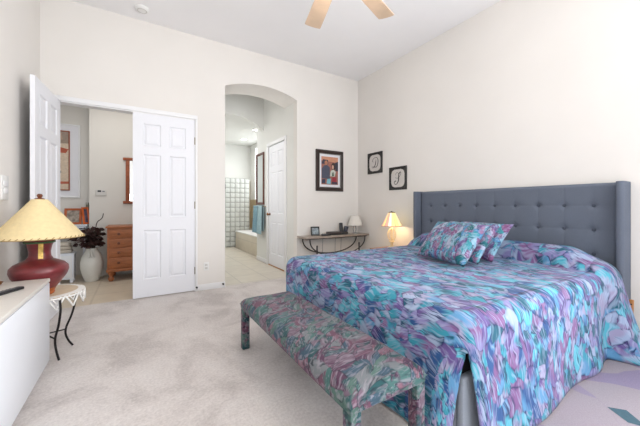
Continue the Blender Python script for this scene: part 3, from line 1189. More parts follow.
# wall switch on the left wall
sw = thing('light_switch', 'white switch panel on the left wall at photo edge', 'switch', (XL, 3.41, 1.25))
MB().box(0, 0.012, -0.075, 0.075, 0, 0.2, 0.004).build('wall_plate', WHITEP, sw)
for z in (0.05, 0.11):
    MB().box(0.012, 0.018, -0.045, 0.045, z, z + 0.045, 0.002).build('rocker', TRIM, sw)

# smoke detector on the ceiling
sd = thing('smoke_detector', 'round white smoke detector on the ceiling', 'smoke detector', (0.043, 4.19, 3.6))
MB().lathe([(0.001, 0), (0.075, 0), (0.075, -0.012), (0.062, -0.028), (0.05, -0.034), (0.001, -0.034)], 36).build('housing', WHITEP, sd)
m = MB()
m.lathe([(0.052, -0.0325), (0.054, -0.0345), (0.048, -0.0365), (0.042, -0.035)], 36)
m.build('vent_ring', THERM0, sd)

# outlet and door stops on the back wall
ol = thing('wall_outlet', 'white wall outlet between the closed door and the arch', 'outlet', (0.835, YB, 0.335))
MB().box(-0.036, 0.036, -0.006, 0, -0.058, 0.058, 0.002).build('wall_plate', WHITEP, ol)
for z in (-0.024, 0.02):
    m = MB()
    m.box(-0.016, 0.016, -0.009, -0.006, z - 0.014, z + 0.016, 0.003)
    m.build('socket', THERM0, ol)
for x, lab in ((0.70, 'small black door stop at the foot of the closed white door'), (1.06, 'small black door stop at the left foot of the arch')):
    d_ = thing('door_stop', lab, 'door stop', (x, YB - 0.0125, 0.062), group='door stops on the baseboard')
    m = MB()
    m.cyl((0, 0, 0), (0, -0.03, 0), 0.006, 10)
    m.build('stem', BRASS, d_)
    MB().cyl((0, -0.03, 0), (0, -0.05, 0), 0.013, 14).build('bumper', BLACKP, d_)


# ------------------------------------------------------------------ framed pictures
def frame_bars(mb, w, h, fw, d, y=0):
    """rectangular moulding centred on the origin in the xz plane, depth towards -y; mitred look"""
    o = [(-w / 2, -h / 2), (w / 2, -h / 2), (w / 2, h / 2), (-w / 2, h / 2)]
    i_ = [(-w / 2 + fw, -h / 2 + fw), (w / 2 - fw, -h / 2 + fw), (w / 2 - fw, h / 2 - fw), (-w / 2 + fw, h / 2 - fw)]
    prof = [(0.0, 0.0), (0.0, -d * 0.7), (0.12, -d), (0.55, -d * 0.9), (0.85, -d * 0.55), (1.0, -d * 0.5), (1.0, 0.0)]
    rings = []
    for (f, yy) in prof:
        rings.append([mb.bm.verts.new((a[0] + (b[0] - a[0]) * f, y + yy, a[1] + (b[1] - a[1]) * f)) for a, b in zip(o, i_)])
    fs = []
    for a, b in zip(rings, rings[1:] + rings[:1]):
        for k in range(4):
            j = (k + 1) % 4
            fs.append(mb.bm.faces.new((a[k], a[j], b[j], b[k])))
    mb._mark(fs, False)
    return mb


FLAT = {}


def flat(r, g, b):
    k = (r, g, b)
    if k not in FLAT:
        FLAT[k] = mat('print_ink_%d_%d_%d' % k, rgb(r, g, b), 0.55, var=0.12, scale=40)
    return FLAT[k]


def print_art(w, h, y, shapes, name, parent):
    """printed picture: coloured areas laid over each other on one thin sheet"""
    mb = MB()
    for k, (col, pts) in enumerate(shapes):
        mb.use(flat(*col))
        mb.poly([((px - 0.5) * w, y - 0.0003 * k, (pz - 0.5) * h) for px, pz in pts])
    return mb.build(name, None, parent, sharp=0, fix=False)


def ell(cx_, cz, rx, rz, n=16, rot=0):
    return [(cx_ + rx * math.cos(2 * PI * i / n) * math.cos(rot) - rz * math.sin(2 * PI * i / n) * math.sin(rot),
             cz + rx * math.cos(2 * PI * i / n) * math.sin(rot) + rz * math.sin(2 * PI * i / n) * math.cos(rot)) for i in range(n)]


FULL = [(0, 0), (1, 0), (1, 1), (0, 1)]
pw_, ph_ = 0.585, 0.735
pc = thing('framed_picture', 'large dark framed couple photograph on the back wall above the console', 'picture', (2.95, YB, 1.835))
frame_bars(MB(), pw_, ph_, 0.066, 0.035).build('frame', FRAMED, pc, sharp=20)
frame_bars(MB(), pw_ - 0.124, ph_ - 0.124, 0.012, 0.012, -0.017).build('beaded_liner', BEAD, pc, sharp=20)
MB().box(-pw_ / 2 + 0.065, pw_ / 2 - 0.065, -0.012, -0.001, -ph_ / 2 + 0.065, ph_ / 2 - 0.065).build('mat_board', MATW, pc)
print_art(0.36, 0.50, -0.0125, [
    ((150, 96, 84), FULL),
    ((196, 140, 112), [(0, 0.86), (1, 0.8), (1, 1), (0, 1)]),
    ((60, 56, 70), [(0.0, 0.74), (0.4, 0.72), (0.4, 0.88), (0.1, 0.9)]),
    ((176, 118, 88), ell(0.28, 0.78, 0.09, 0.08)),
    ((70, 74, 92), [(0.02, 0.22), (0.5, 0.2), (0.5, 0.62), (0.36, 0.7), (0.16, 0.68), (0.02, 0.56)]),
    ((54, 38, 36), ell(0.72, 0.66, 0.13, 0.14)),
    ((204, 160, 138), ell(0.68, 0.64, 0.06, 0.075)),
    ((48, 44, 58), [(0.84, 0.5), (1, 0.5), (1, 0.85), (0.8, 0.8)]),
    ((190, 196, 186), [(0.5, 0.3), (0.8, 0.3), (0.86, 0.48), (0.72, 0.55), (0.55, 0.5)]),
    ((84, 104, 84), [(0.62, 0.3), (0.76, 0.32), (0.72, 0.46), (0.64, 0.44)]),
    ((120, 176, 190), [(0.3, 0.03), (0.55, 0.02), (0.55, 0.22), (0.34, 0.2)]),
    ((40, 46, 70), [(0.02, 0.04), (0.22, 0.04), (0.24, 0.2), (0.04, 0.18)]),
    ((150, 44, 58), [(0.62, 0.08), (0.9, 0.1), (0.88, 0.28), (0.64, 0.27)]),
    ((56, 48, 62), [(0.6, 0.02), (0.95, 0.02), (0.95, 0.1), (0.62, 0.11)]),
], 'photo_print', pc)


def ribbon(mb, pts, widths, y, d=0.0015):
    pts = catmull(pts, 8)
    n = len(pts)
    ws = catmull([(w,) for w in widths], 8)
    Lp, Rp = [], []
    for i, p in enumerate(pts):
        a, b = pts[max(0, i - 1)], pts[min(n - 1, i + 1)]
        dx, dz = b[0] - a[0], b[1] - a[1]
        l = math.hypot(dx, dz) or 1
        wv = max(0.0006, ws[min(i, len(ws) - 1)][0]) / 2
        Lp.append((p[0] - dz / l * wv, p[1] + dx / l * wv))
        Rp.append((p[0] + dz / l * wv, p[1] - dx / l * wv))
    for i in range(n - 1):
        mb.poly([(q[0], y, q[1]) for q in (Lp[i], Lp[i + 1], Rp[i + 1], Rp[i])], True)


def monogram(loc, label, strokes):
    s_ = 0.375
    o = thing('monogram_frame', label, 'picture', loc, (0, 0, R(-90)), group='monogram frames on the right wall')
    frame_bars(MB(), s_, s_, 0.042, 0.022).build('frame', BLACKF, o, sharp=20)
    MB().box(-s_ / 2 + 0.041, s_ / 2 - 0.041, -0.008, -0.001, -s_ / 2 + 0.041, s_ / 2 - 0.041).build('paper', MONOP, o)
    q = s_ / 2 - 0.041
    for sx in (-1, 1):
        for sz in (-1, 1):
            def T(a, b):
                return (sx * (q - a), -0.0085, sz * (q - b))
            mb = MB()
            mb.poly([T(0, 0), T(0.075, 0), T(0.062, 0.010), T(0.045, 0.010), T(0.036, 0.022), T(0.022, 0.022), T(0.022, 0.036), T(0.010, 0.045), T(0.010, 0.062), T(0, 0.075)])
            mb.build('corner_scroll', BLACKF, o, sharp=0)
    mb = MB()
    for pts, ws in strokes:
        ribbon(mb, pts, ws, -0.0088)
    mb.build('script_letter', MONOI, o, sharp=0)


# script D
monogram((XR, 3.985, 1.968), 'square black frame with script letter D, nearest the room corner',
         [([(0.03, 0.06), (0.02, 0.0), (0.0, -0.05), (-0.03, -0.08), (-0.065, -0.08), (-0.075, -0.06), (-0.05, -0.055), (0.0, -0.075), (0.045, -0.07), (0.075, -0.02),
            (0.08, 0.04), (0.055, 0.085), (0.005, 0.095), (-0.045, 0.075), (-0.06, 0.035), (-0.04, 0.015)],
           [0.006, 0.018, 0.018, 0.012, 0.008, 0.005, 0.005, 0.01, 0.013, 0.018, 0.016, 0.01, 0.007, 0.01, 0.01, 0.004])])
# curled script capital
monogram((XR, 3.44, 1.652), 'square black frame with a curled script capital, nearer the headboard',
         [([(-0.055, 0.015), (-0.02, 0.0), (0.02, 0.01), (0.06, 0.05), (0.065, 0.09), (0.045, 0.095), (0.025, 0.06), (0.02, 0.0), (0.01, -0.05), (-0.02, -0.09),
            (-0.06, -0.095), (-0.075, -0.06), (-0.05, -0.04), (-0.045, -0.06)],
           [0.004, 0.005, 0.006, 0.007, 0.012, 0.014, 0.02, 0.022, 0.02, 0.012, 0.01, 0.012, 0.014, 0.006]),
          ([(0.025, 0.06), (0.0, 0.09), (-0.035, 0.085), (-0.05, 0.055)], [0.006, 0.005, 0.007, 0.004])])

# ------------------------------------------------------------------ console table in the corner
cn = thing('console_table', 'narrow stone topped console with curved iron legs behind the bed', 'console table', (2.92, 4.28, 0))
m = MB()
m.box(-0.65, 0.68, -0.15, 0.15, 0.664, 0.70, 0.010, 3)
m.build('table_top', MARBLE, cn)
m = MB()
m.box(-0.62, 0.63, -0.135, 0.135, 0.652, 0.664, 0.003)
m.build('apron', IRONGREY, cn)
for y in (-0.125, 0.125):
    up, dn = [], []
    for k in range(25):
        a = PI * k / 24
        x = 0.02 - 0.575 * math.cos(a)
        up.append((x, y, 0.655 - 0.29 * math.sin(a) ** 0.8))
        dn.append((x, y, 0.012 + 0.31 * math.sin(a) ** 0.8))
    MB().tube(up, 0.011, 8).build('curved_brace', IRONGREY, cn)
    MB().tube(dn, 0.011, 8).build('leg', IRONGREY, cn)
for x in (-0.42, 0.46):
    m = MB()
    m.cyl((x, -0.125, 0.06), (x, -0.125, 0.55), 0.013, 10)
    m.build('post', IRONGREY, cn)
m = MB()
for x in (-0.42, 0.46):
    m.cyl((x, -0.125, 0.1), (x, 0.125, 0.1), 0.008, 8)
m.cyl((-0.42, 0, 0.1), (0.46, 0, 0.1), 0.008, 8)
m.build('stretcher', IRONGREY, cn)

pf = thing('photo_frame', 'small dark photo frame at the left end of the console', 'photo frame', (2.56, 4.31, 0.70), (R(-12), 0, R(-12)))
m = MB()
frame_bars(m, 0.155, 0.15, 0.02, 0.014)
m.box(-0.07, 0.07, -0.001, 0.004, -0.07, 0.07)
o_ = m.build('frame', BLACKF, pf, (0, 0, 0.076), sharp=20)
MB().box(-0.058, 0.058, -0.006, -0.0015, -0.055, 0.055).build('photo_print', mat('grey_photo', rgb(128, 140, 146), 0.4, var=0.5, scale=28), pf, (0, 0, 0.076))
MB().box(-0.02, 0.02, 0.004, 0.008, 0.005, 0.09, mtx=Matrix.Rotation(R(-24), 4, 'X') @ Matrix.Translation((0, 0.0, 0))).build('easel_back', BLACKF, pf, (0, 0.0, 0.012))
cr = thing('remote_control', 'flat black remote in front of the small photo frame', 'remote', (2.71, 4.21, 0.7005), (0, 0, R(80)))
MB().box(-0.025, 0.025, -0.085, 0.085, 0, 0.028, 0.009, 3).build('remote_body', BLACKP, cr)
MB().box(-0.014, 0.014, -0.05, 0.06, 0.028, 0.0295, 0.0005).build('button_pad', GREYP, cr)
cb = thing('flat_box', 'flat dark box in the middle of the console', 'box', (2.925, 4.29, 0.7005))
MB().box(-0.115, 0.115, -0.08, 0.08, 0.004, 0.05, 0.006).build('case', mat('dark_brown_box', rgb(62, 54, 52), 0.45, var=0.1), cb)
MB().box(-0.105, 0.105, -0.082, -0.08, 0.012, 0.03, 0.0005).build('front_panel', BLACKP, cb)
tp = thing('cordless_telephone', 'black cordless telephone standing upright on the console', 'telephone', (3.125, 4.29, 0.7005), (0, 0, R(-15)))
MB().box(-0.075, 0.075, -0.06, 0.06, 0, 0.045, 0.014, 3).build('phone_base', BLACKP, tp)
m = MB()
m.box(-0.032, 0.032, -0.022, 0.022, 0.0, 0.165, 0.011, 3, mtx=Matrix.Translation((-0.03, 0.01, 0.035)) @ Matrix.Rotation(R(-12), 4, 'X'))
m.build('handset', BLACKP, tp)
m = MB()
m.box(-0.034, 0.034, -0.026, 0.026, 0, 0.10, 0.008, 3, mtx=Matrix.Translation((0.042, 0.005, 0.04)) @ Matrix.Rotation(R(14), 4, 'Y'))
m.build('answering_unit', mat('navy_plastic', rgb(44, 48, 62), 0.4), tp)
cl = thing('console_lamp', 'small lamp with plain ivory shade and clear column on console', 'lamp', (3.395, 4.29, 0.7005))
MB().lathe([(0.001, 0), (0.055, 0), (0.055, 0.01), (0.03, 0.018), (0.001, 0.018)], 28).build('foot', CLEARG, cl)
for k in range(3):
    a = R(120 * k + 20)
    MB().tube([(0.022 * math.cos(a), 0.022 * math.sin(a), 0.016), (0.036 * math.cos(a), 0.036 * math.sin(a), 0.075), (0.018 * math.cos(a), 0.018 * math.sin(a), 0.14)], 0.006, 8).build('column', CLEARG, cl)
MB().lathe([(0.001, 0.138), (0.026, 0.138), (0.026, 0.146), (0.010, 0.15), (0.010, 0.2), (0.001, 0.2)], 20).build('socket', BRASS, cl)
m = MB()
m.lathe([(0.132, 0.148), (0.082, 0.325), (0.079, 0.325), (0.129, 0.148), (0.132, 0.148)], 48)
m.build('lamp_shade', LSHADE, cl, sharp=50)
cords = ((2.79, 'thin cord hanging under the console from the black remote', 4.20), (3.06, 'thin cord hanging under the console below the telephone', 4.20),
         (3.19, 'thin cord hanging under the console nearest the ivory lamp', 4.19))
for x, lab, y in cords:
    m = MB()
    m.tube(catmull([(x, YB - 0.02, 0.715), (x + 0.004, YB - 0.022, 0.6), (x, YB - 0.02, 0.4), (x + 0.006, YB - 0.02, 0.15), (x, YB - 0.04, 0.006)], 6), 0.0038, 6)
    c_ = m.build('power_cord', GREYP, sharp=0)
    tag(c_, lab, 'cord', 'cords behind the console')

# ------------------------------------------------------------------ nightstand and lit stained-glass lamp
ns = thing('nightstand', 'small wooden nightstand mostly hidden behind the bed under lit lamp', 'nightstand', (3.37, 3.36, 0))
MB().box(-0.23, 0.22, -0.24, 0.24, 0.50, 0.53, 0.006).build('table_top', HONEYW, ns)
MB().box(-0.21, 0.21, -0.22, 0.22, 0.12, 0.50, 0.004).build('body', HONEYW, ns)
for sx in (-1, 1):
    for sy in (-1, 1):
        MB().box(sx * 0.18 - 0.02, sx * 0.18 + 0.02, sy * 0.19 - 0.02, sy * 0.19 + 0.02, 0, 0.12, 0.003).build('leg', HONEYW, ns)
for z in (0.135, 0.315):
    f_ = MB().box(-0.222, -0.21, -0.21, 0.21, z, z + 0.17, 0.003).build('drawer', HONEYW, ns)
    MB().cyl((-0.222, 0, z + 0.085), (-0.245, 0, z + 0.085), 0.012, 12).build('knob', BRASS, f_)
CREAMG = mat('cream_gilt_wire', rgb(226, 206, 164), 0.45, 0.2, var=0.15, scale=40)
NLX, NLY = 3.40, 3.375
nl = thing('bedside_lamp', 'lit stained glass lamp with wire base beside the headboard', 'lamp', (NLX, NLY, 0.5305))


def stained():
    t = NT('stained_glass')
    co = t.coord()
    sx = t.n('ShaderNodeSeparateXYZ', {'Vector': co})
    ang = t.math('ARCTAN2', sx.outputs[1], sx.outputs[0])
    seg = t.math('MULTIPLY', ang, 16 / (2 * PI))
    fr = t.math('FRACT', seg)
    wn_ = t.n('ShaderNodeTexWhiteNoise', {'W': t.math('FLOOR', seg)}, noise_dimensions='1D')
    c = t.ramp(wn_.outputs[0], [(0, rgb(255, 238, 176)), (0.4, rgb(250, 224, 150)), (0.6, rgb(255, 248, 216)), (0.84, rgb(226, 170, 150))], 'CONSTANT')
    lead = t.ramp(fr, [(0.0, (1, 1, 1, 1)), (0.07, (0, 0, 0, 1)), (0.93, (0, 0, 0, 1)), (1.0, (1, 1, 1, 1))])
    c = t.mix(lead, c, rgb(70, 52, 40))
    t.set(t.b.inputs['Base Color'], c)
    t.b.inputs['Roughness'].default_value = 0.35
    t.set(t.b.inputs['Emission Color'], c)
    t.b.inputs['Emission Strength'].default_value = 0.5
    return t.m


m = MB()
m.lathe([(0.158, 0.255), (0.132, 0.30), (0.104, 0.36), (0.072, 0.43), (0.055, 0.465), (0.052, 0.465), (0.067, 0.43), (0.097, 0.36), (0.129, 0.30), (0.154, 0.256), (0.158, 0.255)], 48,
        fn=lambda a, z: 1 + 0.03 * abs(math.sin(8 * a)) * (0.465 - z) / 0.2)
sg = m.build('lamp_shade', stained(), nl, (0, 0, 0.1), sharp=0)
m = MB()
m.tube([(0.160 * math.cos(2 * PI * i / 48), 0.160 * math.sin(2 * PI * i / 48), 0.256) for i in range(49)], 0.0045, 6)
m.build('shade_rim', mat('pink_glass', rgb(214, 160, 140), 0.4, var=0.3, scale=30), sg, sharp=0)
MB().lathe([(0.001, 0.45), (0.054, 0.464), (0.056, 0.469), (0.02, 0.478), (0.001, 0.49)], 24).build('shade_cap', DARKIRON, sg)
MB().lathe([(0.001, -0.1), (0.08, -0.1), (0.082, -0.09), (0.05, -0.075), (0.022, -0.05), (0.022, 0), (0.045, 0.01), (0.04, 0.02), (0.001, 0.024)], 28).build('foot', CREAMG, nl, (0, 0, 0.1))
for k in range(6):
    a = R(60 * k)
    pts = [(r_ * math.cos(a), r_ * math.sin(a), z) for r_, z in ((0.02, 0.022), (0.055, 0.07), (0.066, 0.12), (0.05, 0.18), (0.015, 0.225))]
    MB().tube(catmull(pts, 5), 0.0045, 6).build('wire_rib', CREAMG, nl, (0, 0, 0.1))
MB().cyl((0, 0, 0.02), (0, 0, 0.40), 0.006, 8).build('stem', CREAMG, nl, (0, 0, 0.1))
BULB = mat('lit_bulb', rgb(255, 236, 190), 0.4, emit=(1, 0.8, 0.5, 1), estr=8)
m = MB()
m.lathe([(0.001, 0.30), (0.012, 0.30), (0.024, 0.335), (0.024, 0.36), (0.012, 0.385), (0.001, 0.39)], 16)
m.build('bulb', BULB, nl, (0, 0, 0.1))
pl = bpy.data.lights.new('bedside_lamp_light', 'POINT')
pl.energy, pl.color, pl.shadow_soft_size = 2.2, (1.0, 0.80, 0.52), 0.03
po = bpy.data.objects.new('bedside_lamp_light', pl)
COL.objects.link(po)
po.location = (0, 0, 0.385)
po.parent = nl

# ------------------------------------------------------------------ ceiling fan
FX, FY = 1.235, 1.752
fan = thing('ceiling_fan', 'ceiling fan with pale wooden blades hanging above the bed', 'ceiling fan', (FX, FY, 3.6))
MB().lathe([(0.001, 0), (0.075, 0), (0.075, -0.02), (0.05, -0.06), (0.016, -0.075), (0.001, -0.075)], 28).build('canopy', BRASS, fan)
MB().cyl((0, 0, -0.07), (0, 0, -0.5), 0.012, 12).build('rod', BRASS, fan)
MB().lathe([(0.001, -0.48), (0.04, -0.48), (0.10, -0.52), (0.12, -0.56), (0.12, -0.62), (0.09, -0.66), (0.06, -0.68), (0.001, -0.68)], 36).build('motor', BRASS, fan)
GLOBE = mat('frosted_globe', rgb(255, 240, 215), 0.5, emit=(1, 0.86, 0.66, 1), estr=2.5)
MB().lathe([(0.055, -0.68), (0.09, -0.70), (0.105, -0.74), (0.08, -0.78), (0.001, -0.795)], 32).build('light_globe', GLOBE, fan)
fl = bpy.data.lights.new('fan_light', 'POINT')
fl.energy, fl.color, fl.shadow_soft_size = 13, (1.0, 0.92, 0.83), 0.12
fo = bpy.data.objects.new('fan_light', fl)
COL.objects.link(fo)
fo.location = (0, 0, -0.9)
fo.parent = fan
for k, ang in enumerate((19.6, 74.0, 134, 194, 254, 314)):
    mb = MB()
    out = [(0.20, -0.05), (0.26, -0.062), (0.50, -0.072), (0.74, -0.078)]
    arc = [(0.765 + 0.012 * math.cos(a), 0.078 * math.sin(a)) for a in [R(-80 + 20 * i) for i in range(9)]]
    pts = out + arc + [(x, -y) for x, y in out[::-1]]
    mb.prism([(x, y, -0.004) for x, y in pts], (0, 0, 0.008))
    mx = Matrix.Rotation(R(ang), 4, 'Z') @ Matrix.Translation((0, 0, -0.65)) @ Matrix.Rotation(R(8), 4, 'X')
    for v in mb.bm.verts:
        v.co = mx @ v.co
    bl = mb.build('blade', FANW, fan)
    mb = MB()
    mb.prism([(0.10, -0.018, 0.0045), (0.2, -0.03, 0.0045), (0.27, -0.012, 0.0045), (0.27, 0.012, 0.0045), (0.2, 0.03, 0.0045), (0.10, 0.018, 0.0045)], (0, 0, 0.006))
    for v in mb.bm.verts:
        v.co = mx @ v.co
    mb.build('blade_iron', BRASS, bl)

# ------------------------------------------------------------------ hall behind the double door
ch = thing('chest_of_drawers', 'cherry wood chest with four drawers in the hall', 'chest of drawers', (-0.07, 6.0, 0))
cx0, cx1, cy0, cy1 = -0.345, 0.345, -0.26, 0.27
MB().box(cx0, cx1, cy0, cy1, 0.17, 0.845, 0.004).build('body', CHESTW, ch)
MB().box(cx0 - 0.02, cx1 + 0.02, cy0 - 0.022, cy1, 0.845, 0.875, 0.008, 3).build('chest_top', CHESTW, ch)
m = MB()
m.box(cx0 - 0.012, cx1 + 0.012, cy0 - 0.014, cy0 + 0.02, 0.15, 0.195, 0.006)
m.build('base_moulding', CHESTW, ch)
for z0, z1 in ((0.215, 0.372), (0.385, 0.525), (0.538, 0.672), (0.684, 0.825)):
    f_ = MB().box(cx0 + 0.03, cx1 - 0.03, cy0 - 0.014, cy0, z0, z1, 0.006, 2).build('drawer', CHESTW, ch)
    for x in (-0.19, 0.19):
        kb = MB()
        kb.lathe([(0.001, 0), (0.012, 0), (0.01, 0.012), (0.022, 0.022), (0.02, 0.032), (0.001, 0.036)], 14)
        for v in kb.bm.verts:
            a, b, c = v.co
            v.co = (x + a, cy0 - 0.014 - c, (z0 + z1) / 2 + b)
        kb.build('knob', KNOBW, f_)
for sx in (-1, 1):
    for y in (cy0 + 0.04, cy1 - 0.05):
        MB().lathe([(0.001, 0), (0.03, 0), (0.042, 0.03), (0.036, 0.06), (0.024, 0.08), (0.03, 0.10), (0.045, 0.125), (0.045, 0.17), (0.001, 0.17)], 18, (sx * 0.295, y, 0)).build('foot', CHESTW, ch)

wm = thing('wall_mirror', 'red brown wood framed mirror on the hall wall above chest', 'mirror', (0.065, 6.3, 1.65))
m = MB()
m.box(-0.25, -0.19, -0.03, 0, -0.36, 0.36, 0.006)
m.box(0.19, 0.25, -0.03, 0, -0.36, 0.36, 0.006)
m.box(-0.29, 0.29, -0.035, 0, 0.36, 0.41, 0.01)
m.box(-0.29, 0.29, -0.035, 0, -0.41, -0.36, 0.01)
m.build('frame', WOODF, wm)
MB().box(-0.19, 0.19, -0.012, -0.004, -0.36, 0.36).build('mirror_glass', MIRROR, wm)

THERM = mat('thermostat_case', rgb(214, 211, 206), 0.5)
th = thing('thermostat', 'small white wall thermostat with dark display on the hall wall', 'thermostat', (-0.54, 6.3, 1.43))
MB().box(-0.075, 0.075, -0.022, 0, -0.05, 0.05, 0.006).build('housing', THERM, th)
MB().box(-0.045, 0.005, -0.027, -0.025, 0.01, 0.038).build('display', BLACKP, th)
MB().box(0.02, 0.055, -0.028, -0.025, 0.012, 0.03).build('button', GREYP, th)

hp = thing('hall_picture', 'tall framed figure print with wide white mat in the hall', 'picture', (-1.205, 6.6, 1.975))
frame_bars(MB(), 0.70, 1.26, 0.03, 0.03).build('frame', TRIM, hp, sharp=20)
MB().box(-0.321, 0.321, -0.012, -0.001, -0.601, 0.601).build('mat_board', MATW, hp)
m = MB()
frame_bars(m, 0.42, 1.02, 0.018, 0.018, -0.012).build('inner_frame', WOODF, hp, sharp=20)
print_art(0.385, 0.985, -0.0135, [
    ((206, 186, 164), FULL),
    ((150, 132, 118), [(0, 0.78), (1, 0.8), (1, 1), (0, 1)]),
    ((176, 150, 130), [(0.2, 0.84), (0.8, 0.86), (0.76, 0.98), (0.25, 0.96)]),
    ((172, 84, 56), [(0.0, 0.58), (0.3, 0.64), (0.9, 0.63), (1, 0.7), (0.6, 0.74), (0.1, 0.68)]),
    ((160, 70, 48), [(0.42, 0.55), (0.62, 0.55), (0.62, 0.66), (0.4, 0.66)]),
    ((188, 158, 138), ell(0.55, 0.4, 0.2, 0.12)),
    ((120, 108, 104), ell(0.25, 0.45, 0.05, 0.03)),
    ((104, 96, 96), ell(0.7, 0.3, 0.05, 0.025)),
    ((178, 92, 66), [(0, 0.08), (1, 0.10), (1, 0.14), (0, 0.13)]),
], 'figure_print', hp)

vs = thing('floor_vase', 'tall white ceramic floor vase on the hall floor', 'vase', (-0.63, 5.98, -0.004))
MB().lathe([(0.001, 0), (0.085, 0), (0.092, 0.01), (0.125, 0.10), (0.15, 0.22), (0.152, 0.30), (0.13, 0.40), (0.095, 0.47), (0.075, 0.50), (0.085, 0.53), (0.078, 0.528), (0.065, 0.50), (0.06, 0.45), (0.001, 0.44)], 40).build('vase_body', VASEM, vs)
m = MB()
for k in range(3):
    a = R(-100 + 14 * k)
    m.tube(catmull([(0.08 * math.cos(a), 0.08 * math.sin(a), 0.52), (0.13 * math.cos(a), 0.13 * math.sin(a), 0.45), (0.155 * math.cos(a + .1), 0.155 * math.sin(a + .1), 0.40)], 5), 0.012, 8)
m.build('knotted_band', VASEM, vs, sharp=0)
random.seed(7)
dp = thing('dried_arrangement', 'dark dried leaf arrangement standing in the white floor vase', 'plant', (-0.63, 5.98, 0.44))
m = MB()
for i in range(270):
    a = random.uniform(0, 2 * PI)
    r_ = random.uniform(0.02, 0.12 if math.cos(a) > 0.3 else 0.25)
    z = random.uniform(0.11, 0.40)
    sz = random.uniform(0.055, 0.105)
    mx = Matrix.Translation((r_ * math.cos(a), r_ * math.sin(a), z)) @ Matrix.Rotation(random.uniform(0, 6), 4, 'Z') @ Matrix.Rotation(random.uniform(-1.2, 1.2), 4, 'X')
    pts = [(0, 0, 0), (0.35, 0.3, 0.1), (0.7, 0.7, 0.08), (1.0, 0.0, -0.05), (0.7, -0.7, 0.08), (0.35, -0.3, 0.1)]
    vsx = [mx @ Vector((p[0] * sz, p[1] * sz * 0.45, p[2] * sz)) for p in ((0, 0, 0), (0.35, 0.8, 0.1), (0.75, 0.6, 0.1), (1.05, 0, -0.1), (0.75, -0.6, 0.1), (0.35, -0.8, 0.1))]
    m.poly([tuple(v) for v in vsx], True)
m.build('foliage', FOLI, dp, sharp=0, fix=False)
m = MB()
for i in range(22):
    a = 2 * PI * i / 22
    r_ = random.uniform(0.06, 0.16)
    m.tube([(0.02 * math.cos(a), 0.02 * math.sin(a), 0.015), (0.05 * math.cos(a), 0.05 * math.sin(a), 0.15), (r_ * math.cos(a), r_ * math.sin(a), random.uniform(0.25, 0.42))], 0.004, 5)
m.tube(catmull([(0.03, 0, 0.1), (0.05, 0.0, 0.4), (0.07, 0.0, 0.5), (0.13, 0.0, 0.56), (0.15, 0, 0.64)], 5), 0.006, 6)
m.build('stems', TWIG, dp, sharp=0)

hc = thing('hall_cabinet', 'low white cabinet on the hall floor beside the floor vase', 'cabinet', (-1.06, 6.10, 0))
MB().box(-0.20, 0.20, -0.10, 0.10, 0.05, 0.44, 0.004).build('body', WHITELAC, hc)
MB().box(-0.21, 0.21, -0.11, 0.105, 0.44, 0.46, 0.004).build('cabinet_top', WHITELAC, hc)
d_ = MB().box(-0.18, 0.18, -0.108, -0.10, 0.08, 0.42, 0.003).build('door', TRIM, hc)
MB().cyl((-0.13, -0.108, 0.25), (-0.13, -0.125, 0.25), 0.01, 10).build('knob', BRASS, d_)
for sx in (-1, 1):
    for sy in (-1, 1):
        MB().box(sx * 0.17 - 0.02, sx * 0.17 + 0.02, sy * 0.075 - 0.015, sy * 0.075 + 0.015, -0.004, 0.05, 0.002).build('leg', WHITELAC, hc)
bk = MB()
for k in range(3):
    bk.box(-0.17 + 0.008 * k, 0.17 - 0.01 * k, -0.085, 0.085, 0.0 + 0.055 * k, 0.052 + 0.055 * k, 0.02, 3)
o_ = bk.build('folded_blanket', LINEN, None, (-1.06, 6.10, 0.4605))
tag(o_, 'folded beige blanket on top of the low white hall cabinet', 'blanket')

hs = thing('hall_table', 'taller narrow white table against the hall wall behind the vase', 'table', (-0.98, 6.42, 0))
MB().box(-0.26, 0.255, -0.14, 0.15, 0.865, 0.89, 0.004).build('table_top', WHITELAC, hs)
MB().box(-0.24, 0.235, -0.12, 0.14, 0.79, 0.865, 0.003).build('apron', WHITELAC, hs)
for sx in (-1, 1):
    for sy in (-1, 1):
        MB().box(sx * 0.215 - 0.02, sx * 0.215 + 0.02, sy * 0.11 + 0.005 - 0.02, sy * 0.11 + 0.005 + 0.02, -0.004, 0.79, 0.003).build('leg', WHITELAC, hs)
f1 = thing('photo_frame', 'orange wood photo frame on the hall table, left of another frame', 'photo frame', (-0.925, 6.36, 0.8905), (R(-10), 0, R(-6)), 'frames on the hall table')
m = MB()
frame_bars(m, 0.235, 0.27, 0.035, 0.018)
m.box(-0.1, 0.1, -0.001, 0.004, -0.12, 0.12)
m.build('frame', ORANGEW, f1, (0, 0, 0.137), sharp=20)
MB().box(-0.083, 0.083, -0.008, -0.0015, -0.10, 0.10).build('photo_print', mat('hall_photo', rgb(150, 138, 126), 0.5, var=0.7, scale=16), f1, (0, 0, 0.137))
f2 = thing('photo_frame', 'bright orange angled frame on the hall table beside the reeds', 'photo frame', (-0.74, 6.345, 0.8905), (R(-10), 0, R(40)), 'frames on the hall table')
m = MB()
frame_bars(m, 0.11, 0.29, 0.03, 0.018)
m.box(-0.04, 0.04, -0.001, 0.004, -0.13, 0.13)
m.build('frame', mat('bright_orange_wood', rgb(206, 98, 42), 0.4, var=0.2), f2, (0, 0, 0.147), sharp=20)
MB().box(-0.026, 0.026, -0.008, -0.0015, -0.115, 0.115).build('photo_print', mat('hall_photo_dark', rgb(92, 84, 100), 0.5, var=0.6, scale=16), f2, (0, 0, 0.147))
rd = thing('reed_bundle', 'bundle of tall grey green reeds in a jar on hall table', 'reeds', (-0.745, 6.50, 0.8905))
